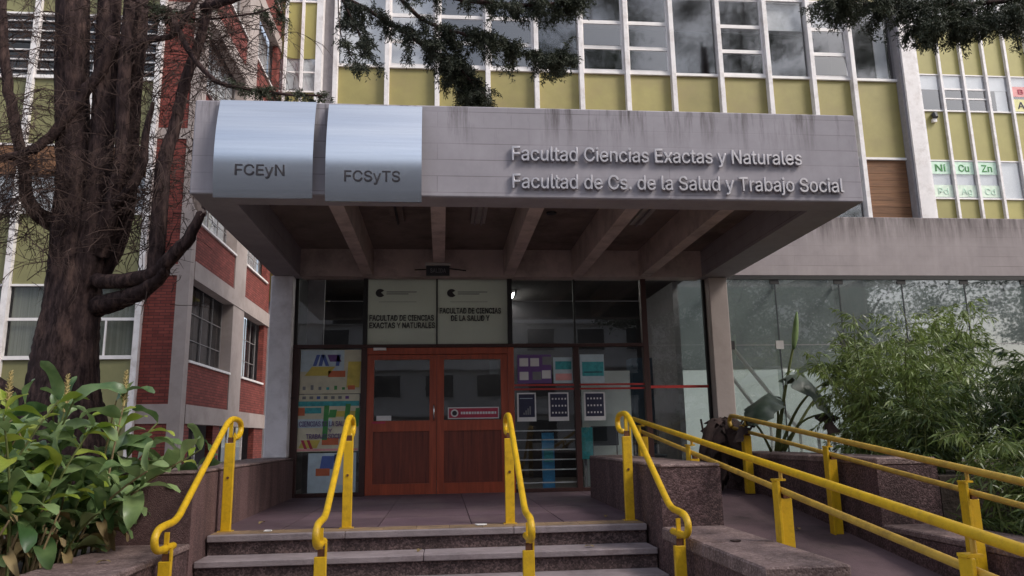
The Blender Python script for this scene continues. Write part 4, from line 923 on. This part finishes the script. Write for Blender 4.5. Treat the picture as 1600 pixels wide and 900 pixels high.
# dead twigs around the stems
tw = MB()
for _ in range(680):
    px, py = random.choice(((random.uniform(85, 240), random.uniform(0, 430)), (random.gauss(225, 45), random.gauss(260, 90)), (random.uniform(0, 110), random.uniform(150, 400)), (random.gauss(215, 30), random.gauss(310, 50)), (random.gauss(310, 50), random.gauss(70, 60)), (random.gauss(60, 40), random.gauss(310, 40))))
    p = at(px, py, random.uniform(8.5, 9.2)); d = Vector((random.gauss(0, 1), random.gauss(-.2, .6), random.gauss(-.1, .6))).normalized()
    L = random.uniform(.15, .8); pts = [p]; r = random.uniform(.003, .008)
    for s_ in range(5):
        p = p+d*L/5; d = (d+Vector((random.gauss(0, .28), random.gauss(0, .2), random.gauss(.0, .28)))).normalized(); pts.append(p)
        if s_ in (1, 2, 3) and random.random() < .7:
            e = (d+Vector((random.gauss(0, .8), random.gauss(0, .5), random.gauss(0, .8)))).normalized(); tw.tube([p, p+e*L*.18, p+e*L*.3+Vector((0, 0, random.uniform(-.05, .03)))], [r*.6, r*.5, r*.25], 3, caps=False)
    tw.tube(pts, lerp_list([r, r*.4], 6), 4, caps=False)
for _ in range(520):
    px, py = random.choice(((random.uniform(0, 110), random.uniform(0, 330)), (random.gauss(235, 60), random.uniform(0, 330)), (random.uniform(0, 330), random.uniform(-20, 60)), (random.gauss(30, 25), random.gauss(290, 60)), (random.gauss(330, 45), random.uniform(0, 140))))
    p = at(px, py, random.uniform(8.3, 9.1)); a = random.choice((-1, 1)); d = Vector((a*random.uniform(.4, 1), random.gauss(0, .3), random.uniform(-.4, .4))).normalized()
    L = random.uniform(.25, .9); r = random.uniform(.0025, .006); pts = [p]
    for s_ in range(6):
        p = p+d*L/6; d = (d+Vector((random.gauss(0, .12), random.gauss(0, .12), -.22+random.gauss(0, .12)))).normalized(); pts.append(p)
        for _k in range(2):
            e = (d+Vector((random.gauss(0, .5), random.gauss(0, .5), random.uniform(-1.0, .1)))).normalized(); tw.tube([p, p+e*L*.13, p+e*L*.22+Vector((0, 0, -.02))], [r*.6, r*.45, r*.2], 3, caps=False)
    tw.tube(pts, lerp_list([r, r*.35], 7), 4, caps=False)
tw.build('dead_twigs', 'twig', cedar, kind='stuff')
# scruffy brown foliage left on the stems
sc = [[at(px, py, random.uniform(8.5, 9.1)), at(px+random.gauss(0, 14), py+random.uniform(4, 22), random.uniform(8.5, 9.1))] for px, py in [(random.gauss(215, 28), random.gauss(290, 60)) for _ in range(200)]+[(random.gauss(45, 28), random.gauss(300, 40)) for _ in range(130)]+[(random.gauss(345, 30), random.gauss(70, 45)) for _ in range(110)]]
P, D = needles_on(sc, 60, .05); leaf_quads('dry_foliage', P, D, .06, .008, 'twig', cedar)

# hanging boughs over the canopy
boughs = [
    ([(420, -60), (520, -12), (600, 30), (660, 70), (715, 105), (745, 140)], 66, .42, .30, 9.2, [.035, .032, .028, .022, .015, .008]),
    ([(470, -60), (620, -24), (720, -2), (800, 8), (860, 6), (890, -2)], 58, .36, .30, 8.9, [.05, .045, .04, .03, .02, .01]),
    ([(610, -20), (660, 30), (720, 52), (775, 68), (830, 88), (872, 92)], 84, .40, .26, 9.1, [.03, .028, .022, .018, .012, .006]),
    ([(520, -30), (545, 20), (565, 62), (580, 95)], 18, .22, .34, 9.0, [.014, .012, .010, .006]),
    ([(528, -10), (532, 50), (548, 85), (566, 108)], 7, .14, .36, 8.8, [.008, .007, .006, .004]),
    ([(690, 70), (715, 110), (735, 140), (745, 172)], 74, .36, .30, 9.4, [.016, .014, .010, .008]),
    ([(560, -40), (650, -30), (750, -20), (850, -34)], 28, .34, .26, 9.6, [.04, .035, .03, .02]),
    ([(180, -20), (230, 10), (300, 30), (390, 22), (430, 10)], 16, .35, .25, 8.7, [.02, .02, .016, .012, .008]),
    ([(330, 125), (380, 138), (440, 145), (503, 150)], 12, .16, .10, 8.35, [.006, .006, .006, .005])]
for pts, n, reach, dr, Y, r in boughs:
    lo, sp = limb(pts, r, 'bough', 'bark', 8, .06, Y=Y)
    tws = cedar_sprays(sp[len(sp)//6:], n, reach, dr)
    fine = []
    for t_ in tws:
        fine += cedar_sprays(t_, 7, .18, .34)
    mbt = MB()
    for t_ in tws: mbt.tube(t_, lerp_list([.006, .002], len(t_)), 4, caps=False)
    mbt.build('twigs', 'twig', lo, kind='stuff')
    P, D = needles_on(tws+fine, 205, .05); leaf_quads('foliage', P, D, rng.uniform(.03, .07, len(P)), .013, 'cedar_leaf', lo)

# second cedar: trunk out of the frame to the right, boughs in the top right corner
ced2 = thing('cedar_tree', 'cedar boughs reaching into the top right corner in front of the distant block', 'tree', (9.8, 5.0, ZG))
MB().tube(smooth_path([(9.8, 5, ZG-.1), (9.75, 5, 1), (9.7, 5.1, 5), (9.6, 5.2, 10), (9.6, 5.2, 14)], 5), lerp_list([.5, .38, .33, .25, .1], 21), 14, .1).build('trunk', 'bark', ced2, smooth=True)
for pts, n, reach, dr, Y, r in [
    ([(1700, -60), (1600, -8), (1500, 8), (1420, 6), (1350, 8), (1300, 2)], 100, .46, .28, 8.2, [.05, .04, .03, .02, .012, .006]),
    ([(1700, -30), (1620, 20), (1560, 34), (1500, 40), (1450, 38)], 96, .42, .28, 8.0, [.03, .026, .02, .012, .006]),
    ([(1720, -120), (1600, -45), (1480, -30), (1380, -22)], 70, .46, .26, 8.6, [.05, .04, .03, .015])]:
    pts_ = [at(9.6/1, 0, 1)]*0+pts
    lo, sp = limb(pts_, r, 'bough', 'bark', 8, .06, parent=ced2, Y=Y)
    tws = cedar_sprays(sp[3:], n, reach, dr); fine = []
    for t_ in tws: fine += cedar_sprays(t_, 7, .18, .32)
    mbt = MB()
    for t_ in tws: mbt.tube(t_, lerp_list([.006, .002], len(t_)), 4, caps=False)
    mbt.build('twigs', 'twig', lo, kind='stuff')
    P, D = needles_on(tws+fine, 205, .05); leaf_quads('foliage', P, D, rng.uniform(.03, .07, len(P)), .013, 'cedar_leaf', lo)
MB().tube(smooth_path([(9.68, 5.1, 6.5), (9.2, 6.2, 6.6), tuple(at(1700, -60, 8.2))], 5), .06, 8).build('limb', 'bark', ced2, smooth=True)

# ------------------------------------------------------------------ ginger plants
def leaf_mesh(name, L, W, curve, fold, wav=0., nseg=8, m='ginger_leaf'):
    v, f = [], []
    ang = 0; p = Vector((0, 0, 0))
    for k in range(nseg+1):
        u = k/nseg; wd = W/2*max(.02, math.sin(math.pi*min(1, u*.92+.05))**.8) if k < nseg else .002
        a = curve[0]+(curve[1]-curve[0])*u
        up = Vector((-math.sin(a), 0, math.cos(a)))
        z = wav*math.sin(u*9)
        for s_ in (-1, 0, 1): v.append(tuple(p+Vector((0, s_*wd, 0))+up*(abs(s_)*wd*fold+(z*s_ if s_ else 0))))
        p = p+Vector((math.cos(a), 0, math.sin(a)))*L/nseg
    for k in range(nseg):
        b = 3*k; f += [(b, b+3, b+4, b+1), (b+1, b+4, b+5, b+2)]
    me = bpy.data.meshes.new(name); me.from_pydata(v, [], f); me.update(); me.polygons.foreach_set('use_smooth', [True]*len(f)); me.materials.append(MATS[m]); return me
GL = [leaf_mesh('ginger_leaf', .34, .100, (.55, -.6), .40, .016), leaf_mesh('ginger_leaf', .30, .095, (.95, -.1), .55, .014), leaf_mesh('ginger_leaf', .38, .115, (.35, -1.3), .35, .022), leaf_mesh('ginger_leaf', .26, .10, (.4, -.5), .65, .018), leaf_mesh('ginger_leaf', .42, .12, (.1, -1.6), .5, .02), leaf_mesh('ginger_leaf', .22, .075, (.7, .1), .8, .01)]
GY_ = [leaf_mesh('ginger_leaf', .28, .09, (.8, -.4), .4, .01, m='ginger_leaf_young'), leaf_mesh('ginger_leaf', .25, .085, (.3, -.9), .4, .01, m='ginger_leaf_young')]
GD_ = [leaf_mesh('ginger_leaf', .26, .05, (-.2, -1.6), .9, .02, m='ginger_leaf_dry')]
def ginger(x, y, h, lean, az, young=.3, spike=False, label='leafy green ginger stalk in the dense clump left of the steps', group='ginger stalks in the clump left of the steps', z0=-.87):
    t = thing('ginger_plant', label, 'plant', (x, y, z0), group, local=True)
    dx, dy = math.cos(az)*lean, math.sin(az)*lean
    P = lambda u: Vector((dx*u*u*h, dy*u*u*h, h*u*(1-.12*lean*u)))
    sub(t, 'stem', (lambda m_: m_)(MB().tube([P(u) for u in np.linspace(0, 1, 8)], lerp_list([.012, .006], 8), 6).mesh('stem')), random.choice(('stem_green', 'stem_dry', 'stem_green')))
    n = random.randint(10, 13); a0 = random.uniform(0, 6.28)
    for k in range(n):
        u = .22+.78*k/(n-1); a = a0+k*math.pi+random.gauss(0, .45)
        me = random.choice(GY_ if random.random() < young*(1 if u > .7 else .4) else GL) if u > .42 or random.random() < .6 else GD_[0]
        s_ = random.uniform(.8, 1.28)*(.8 if u > .93 else 1)
        sub(t, 'leaf', me, None, tuple(P(u)), (random.gauss(0, .35), -random.uniform(-.1, .55)-(.5 if u > .95 else 0), a), (s_, s_*random.uniform(.85, 1.2), s_))
    if spike:
        mb = MB(); b = P(1.0)
        mb.tube([b, b+Vector((0, 0, .26))], [.012, .006], 6)
        for k in range(46):
            z = .02+.24*k/46; a = k*2.4; r_ = .035*(1-.6*k/46); q = b+Vector((0, 0, z)); mb.tube([q, q+Vector((math.cos(a)*r_, math.sin(a)*r_, .02))], [.006, .003], 4)
        sub(t, 'flower_spike', mb.mesh('flower_spike'), 'flower_spike')
    return t
random.seed(21)
spots = []
for _ in range(36): spots.append((random.uniform(-4.2, -2.62), random.uniform(4.9, 6.5)))
for _ in range(14): spots.append((random.uniform(-3.0, -2.6), random.uniform(4.9, 6.3)))
for (x, y) in spots:
    ginger(x, y, random.choice((random.uniform(.9, 1.3), random.uniform(.5, .85))), random.uniform(.1, .45), random.uniform(-2.4, .6))
for x, y, h, az in ((-2.6, 6.2, .82, -.1), (-2.62, 6.6, .9, -.2), (-2.63, 5.9, .75, -.3), (-2.66, 6.0, .62, -.2), (-2.62, 6.5, .7, -.1), (-2.6, 5.7, .5, -.5), (-2.62, 6.9, .66, .0), (-2.64, 7.4, .75, -.3)):
    ginger(x, y, h, .75, az, .15, label='low ginger stalk leaning over the parapet wall beside the leftmost handrail', group='ginger stalks leaning over the parapet')
p = at(70, 690, 5.7); ginger(p.x, p.y, 1.12, .1, 0, .2, True, 'tall ginger stalk with a pale flower spike in front of the cedar trunk', None)
p = at(168, 690, 6.0); ginger(p.x, p.y, 1.17, .08, 0, .5, True, 'tall ginger stalk with a yellowish flower spike right of the cedar trunk', None)
p = at(2, 700, 5.6); ginger(p.x, p.y, 1.15, .1, 2, .6, True, 'ginger stalk with a flower spike and yellowing leaf at the left edge', None)
# dry stalks at the foot of the clump
dr_ = MB()
for _ in range(60):
    p = Vector((random.uniform(-3.3, -2.6), random.uniform(4.9, 5.7), -.87)); dr_.tube([p, p+Vector((random.gauss(.04, .10), random.gauss(0, .05), random.uniform(.25, .5)))], [.009, .007], 5)
o = dr_.build('dry_stalks', 'stem_dry', kind='stuff'); tag(o, 'dry cut stalks at the foot of the ginger clump', 'stalks')

# ------------------------------------------------------------------ banana-like plant and withered plant at the planter
sp_ = thing('strelitzia_plant', 'large leaved strelitzia with drooping grey leaves and one rolled upright leaf behind the ramp', 'plant', tuple(at(1215, 700, 10.0)))
def SP(*p): return [at(a, b, c) for a, b, c in p]
for pts, r in ((SP((1215, 705, 10), (1222, 640, 10), (1232, 580, 9.95), (1240, 540, 9.9)), [.03, .025, .02, .015]), (SP((1212, 705, 10), (1216, 650, 9.9), (1210, 620, 9.8)), [.02, .018, .012]), (SP((1218, 705, 10), (1240, 650, 9.9), (1262, 618, 9.8), (1285, 600, 9.75)), [.025, .02, .016, .01]),
               (SP((1220, 705, 10), (1252, 660, 9.8), (1290, 645, 9.7)), [.02, .016, .01]), (SP((1205, 705, 10), (1188, 672, 9.9), (1172, 655, 9.8)), [.02, .015, .01]), (SP((1225, 705, 10), (1262, 640, 10.1), (1310, 575, 10.2)), [.025, .018, .012])):
    MB().tube(smooth_path(pts, 4), lerp_list(r, (len(pts)-1)*4+1), 8).build('leaf_stalk', 'stem_green', sp_, smooth=True)
MB().tube(smooth_path(SP((1240, 545, 9.9), (1243, 515, 9.88), (1245, 487, 9.86)), 5), lerp_list([.02, .045, .035, .008], 11), 10).build('rolled_leaf', 'ginger_leaf', sp_, smooth=True)
def big_leaf(root, tip, wd, sag, m='strelitzia_leaf', parent=sp_, tatter=.25, n=12):
    root = Vector(root); tip = Vector(tip); d = tip-root; side = d.cross(Vector((0, 0, 1))).normalized(); v = []; f = []
    for k in range(n+1):
        u = k/n; c = root+d*u+Vector((0, 0, sag*math.sin(math.pi*u))); ww = wd/2*(math.sin(math.pi*min(1, .08+u*.9))**.7)
        for s_ in (-1, -.5, 0, .5, 1):
            jt = random.uniform(-tatter, tatter)*ww if abs(s_) == 1 else 0
            v.append(tuple(c+side*(s_*ww+jt*s_)+Vector((0, random.gauss(0, .01), -abs(s_)**1.6*ww*.55+random.gauss(0, .012)))))
    for k in range(n):
        for j in range(4):
            if j in (0, 3) and random.random() < tatter*.5: continue
            b = 5*k+j; f.append((b, b+5, b+6, b+1))
    me = bpy.data.meshes.new('leaf'); me.from_pydata(v, [], f); me.update(); me.polygons.foreach_set('use_smooth', [True]*len(f)); return link('leaf', me, m, parent)
big_leaf(at(1210, 618, 9.8), at(1176, 664, 9.35), .46, .14); big_leaf(at(1222, 592, 9.9), at(1300, 652, 9.4), .55, .26, tatter=.6); big_leaf(at(1238, 590, 9.9), at(1345, 562, 10.1), .55, .2)
big_leaf(at(1285, 600, 9.75), at(1350, 622, 9.3), .3, .15); big_leaf(at(1290, 645, 9.7), at(1300, 690, 9.2), .22, .12, 'withered', tatter=.6); big_leaf(at(1310, 575, 10.2), at(1382, 560, 10.4), .35, .16); big_leaf(at(1172, 655, 9.8), at(1150, 690, 9.4), .22, .06, 'withered', tatter=.6)
wp = thing('withered_plant', 'withered dark brown plant slumping over the ramp rail beside the right hand column', 'plant', tuple(at(1130, 760, 10.4)))
for k in range(20):
    a0 = random.uniform(-1, 1); top = at(1132+a0*12, random.uniform(650, 668), random.uniform(10.2, 10.5)); end = at(1128+a0*52+random.uniform(-6, 6), random.uniform(705, 772), random.uniform(9.9, 10.5))
    big_leaf(top, end, random.uniform(.14, .26), random.uniform(.10, .22)*abs(a0)+.04, 'withered', wp, .35, 9)
for k in range(5): MB().tube(smooth_path([at(1130+random.uniform(-15, 15), 775, 10.4), at(1125+12*k-20, 700, 10.35), at(1095+22*k, 655, 10.3)], 4), .014, 6).build('stem', 'withered', wp)

# ------------------------------------------------------------------ bamboo on the right
random.seed(5)
def bamboo(cx, cy, h, n, spread, label, z0=-.42):
    t = thing('bamboo_plant', label, 'plant', (cx, cy, z0), 'bamboo behind the ramp')
    Pl, Dl = [], []; tw_ = MB()
    for k in range(n):
        a = random.uniform(0, 6.28); b = Vector((cx+random.gauss(0, .12), cy+random.gauss(0, .12), z0)); hh = h*random.uniform(.6, 1.05); ln = random.uniform(.1, spread)
        pts = [b+Vector((math.cos(a)*ln*u*u, math.sin(a)*ln*u*u, hh*u*(1-.12*u*u))) for u in np.linspace(0, 1, 9)]
        MB().tube(pts, lerp_list([.012, .003], 9), 6).build('culm', 'stem_green', t, smooth=True)
        for _ in range(26):
            u = random.uniform(.08, 1); i = min(int(u*8), 7); q = pts[i].lerp(pts[i+1], u*8-i); d = Vector((random.gauss(0, 1), random.gauss(0, 1), random.uniform(-.1, .8))).normalized()
            L = random.uniform(.15, .42); e = [q]; 
            for s_ in range(4): q = q+d*L/4; d = (d+Vector((0, 0, -.18))).normalized(); e.append(q)
            tw_.tube(e, .0025, 3, caps=False)
            for _ in range(14):
                v = random.random()**.7*3.99; j = int(v); Pl.append(e[j].lerp(e[j+1], v-j)); Dl.append(d+Vector((random.gauss(0, .7), random.gauss(0, .7), random.gauss(-.35, .45))))
    tw_.build('twigs', 'stem_green', t, kind='stuff')
    leaf_quads('foliage', np.array(Pl), np.array(Dl), rng.uniform(.07, .14, len(Pl)), rng.uniform(.013, .022, len(Pl)), 'bamboo_leaf', t, droop=.2)
for cx, cy, h, n, sp, lab in (
    (4.95, 8.6, 1.55, 9, .5, 'low bushy bamboo nearest the strelitzia behind the planter wall'),
    (5.35, 9.3, 2.15, 10, .55, 'tall bamboo rising behind the middle of the ramp rail'),
    (5.6, 8.3, 1.7, 10, .6, 'bushy green bamboo above the end of the tall planter wall'),
    (6.2, 9.0, 2.3, 11, .6, 'tallest bamboo reaching the concrete band at the right'),
    (5.7, 7.2, 1.35, 10, .6, 'low dark bamboo behind the near ramp post'),
    (6.6, 8.0, 1.75, 11, .6, 'dense bamboo at the right edge above the rails'),
    (6.9, 9.6, 2.4, 10, .6, 'bamboo against the hall glass at the right edge'),
    (4.95, 7.5, .95, 8, .45, 'short bamboo growth over the planter wall end'),
    (5.2, 6.3, 1.05, 10, .6, 'low leafy bamboo over the cap of the low planter wall by the near ramp post'),
    (6.1, 6.2, 1.5, 11, .6, 'bamboo at the right edge below the far rail'),
    (5.5, 5.3, .8, 9, .5, 'short bamboo at the lower right edge behind the near ramp post'),
    (5.0, 5.75, .55, 7, .4, 'lowest bamboo shoots just above the broad cap of the low planter wall')): bamboo(cx, cy, h, n, sp, lab, -.42 if cy > 6.95 else -.88)
Pg = []; Dg = []
for _ in range(900):
    c = random.choice(((4.85, 5.2), (4.9, 5.9), (5.2, 5.5), (5.5, 5.0), (4.85, 6.5))); a = random.uniform(0, 6.28); Pg.append((c[0]+random.gauss(0, .12), c[1]+random.gauss(0, .12), -.88+random.uniform(0, .05))); Dg.append((math.cos(a)*.7, math.sin(a)*.7, random.uniform(.3, 1)))
o = leaf_quads('grass_tufts', np.array(Pg), np.array(Dg), rng.uniform(.12, .3, 900), .012, 'bamboo_leaf', droop=.25); tag(o, 'arching grass tufts in the bed above the low planter wall', 'grass')

# fallen leaves and litter
for k, (x, y, z, lab) in enumerate(((2.05, 5.35, -.733, 'dark fallen leaf lying on the wide cap of the low wall beside the ramp'), (-1.5, 6.98, ZL+.003, 'pale scrap of paper on the left end of the top step'), (.35, 7.0, ZL+.003, 'pale scrap of paper on the top step before the doors'), (3.2, 6.2, rampz(6.2)+.002, 'pale scrap of litter lying on the ramp'))):
    mb = MB(); n = 6
    pts = [(x+.055*math.cos(a)*random.uniform(.6, 1.2), y+.035*math.sin(a)*random.uniform(.6, 1.2), z+random.uniform(.002, .012)) for a in np.linspace(0, 6.28, n, endpoint=False)]
    i = len(mb.v); mb.v += pts+[(p[0], p[1], z+.0005) for p in pts]; mb.f += [tuple(range(n)), tuple(reversed(range(n, 2*n)))]+[(j, n+j, n+(j+1) % n, (j+1) % n) for j in range(n)]
    o = mb.build('fallen_leaf' if k == 0 else 'paper_scrap', 'withered' if k == 0 else 'paper'); tag(o, lab, 'leaf' if k == 0 else 'litter')

for k, (x, y, z, lab) in enumerate(((-1.72, 7.6, ZL, 'small brown leaf against the left parapet on the landing'), (1.55, 7.35, ZL, 'small brown leaf by the foot of the rightmost stair handrail'), (-.2, 6.62, ZL-.161, 'small brown leaf on the second step'), (1.2, 6.60, ZL-.161, 'curled brown leaf at the right end of the second step'), (3.6, 7.7, rampz(7.7), 'curled brown leaf on the ramp beside the tall planter wall'), (3.75, 5.6, rampz(5.6), 'brown leaf at the near end of the ramp by the low planter wall'), (-2.25, 5.4, -.762, 'brown leaf on the cap of the low wall left of the steps'))):
    me = leaf_mesh('fallen_leaf', .09, .04, (.5, -.6), .3, .004, 5, m='ginger_leaf_dry'); o = link('fallen_leaf', me); o.location = (x, y, z+.004); o.rotation_euler = (0, 0, random.uniform(0, 6)); tag(o, lab, 'leaf')
# ------------------------------------------------------------------ across the street, behind the camera: what the glass reflects
ob = thing('facing_building', 'pale building across the street mirrored in the glass front', 'building', (0, -34, ZG))
B(-26, 30, -44, -34, ZG, 16.2).build('wall', 'facade_opposite', ob)
f_ = None
for k in range(5):
    for i in range(14):
        x = -24+3.8*i; z = ZG+1.2+3.4*k
        wn = B(x-.05, x+2.05, -33.98, -33.9, z-.06, z+1.7).build('window', 'white_trim', ob) if f_ is None else None
        if f_ is None: B(x, x+2, -33.92, -33.88, z, z+1.6).build('pane', 'dark_plastic', wn)
    B(-26, 30, -33.96, -33.6, ZG+3.2+3.4*k, ZG+3.4+3.4*k).build('ledge', 'white_trim', ob)
rng2 = np.random.default_rng(3)
def street_tree(x, y, h, r, label):
    t = thing('street_tree', label, 'tree', (x, y, ZG), 'trees across the street')
    pts = [(x, y, ZG-.1), (x+.1, y, ZG+h*.3), (x, y+.2, ZG+h*.65), (x+.2, y, ZG+h*.95)]
    MB().tube(smooth_path(pts, 4), lerp_list([.35, .28, .18, .04], 13), 10, .08).build('trunk', 'bark', t, smooth=True)
    P = []
    for _ in range(240 if h > 12 else 120):
        u = random.uniform(.22, 1); rr = r*math.sin(math.pi*min(1, (u-.2)/.85))**.6; a = random.uniform(0, 6.28); q = random.random()**.5*rr
        c = np.array((x+math.cos(a)*q, y+math.sin(a)*q, ZG+h*u)); MB_ = None
        P.append(c+rng2.normal(size=(170, 3))*np.array((.5, .5, .2)))
    P = np.concatenate(P); D = rng2.normal(size=P.shape); leaf_quads('foliage', P, D, .17, .085, 'tree_leaf', t)
    br_ = MB()
    for _ in range(14):
        u = random.uniform(.3, .85); a = random.uniform(0, 6.28); br_.tube([(x+.05, y+.1, ZG+h*u), (x+math.cos(a)*r*.7, y+math.sin(a)*r*.7, ZG+h*(u+.08))], [.08, .02], 6)
    br_.build('limbs', 'bark', t)
for x, y, h, r, lab in ((8, -7.5, 27, 5.0, 'tall dark tree across the pavement mirrored in the upper windows'), (17.5, -9, 29, 5.5, 'tallest tree across the street mirrored right of the canopy'), (27, -10, 26, 5.5, 'rounded tree across the street mirrored in the hall glass'), (-22, -20, 14, 4.5, 'broad tree across the street opposite the brick wing'), (12.5, -9, 9.5, 3.4, 'low tree across the street mirrored in the hall glass by the column'), (19.5, -11, 10.5, 3.6, 'second low tree across the street mirrored in the hall glass')):
    street_tree(x, y, h, r, lab)
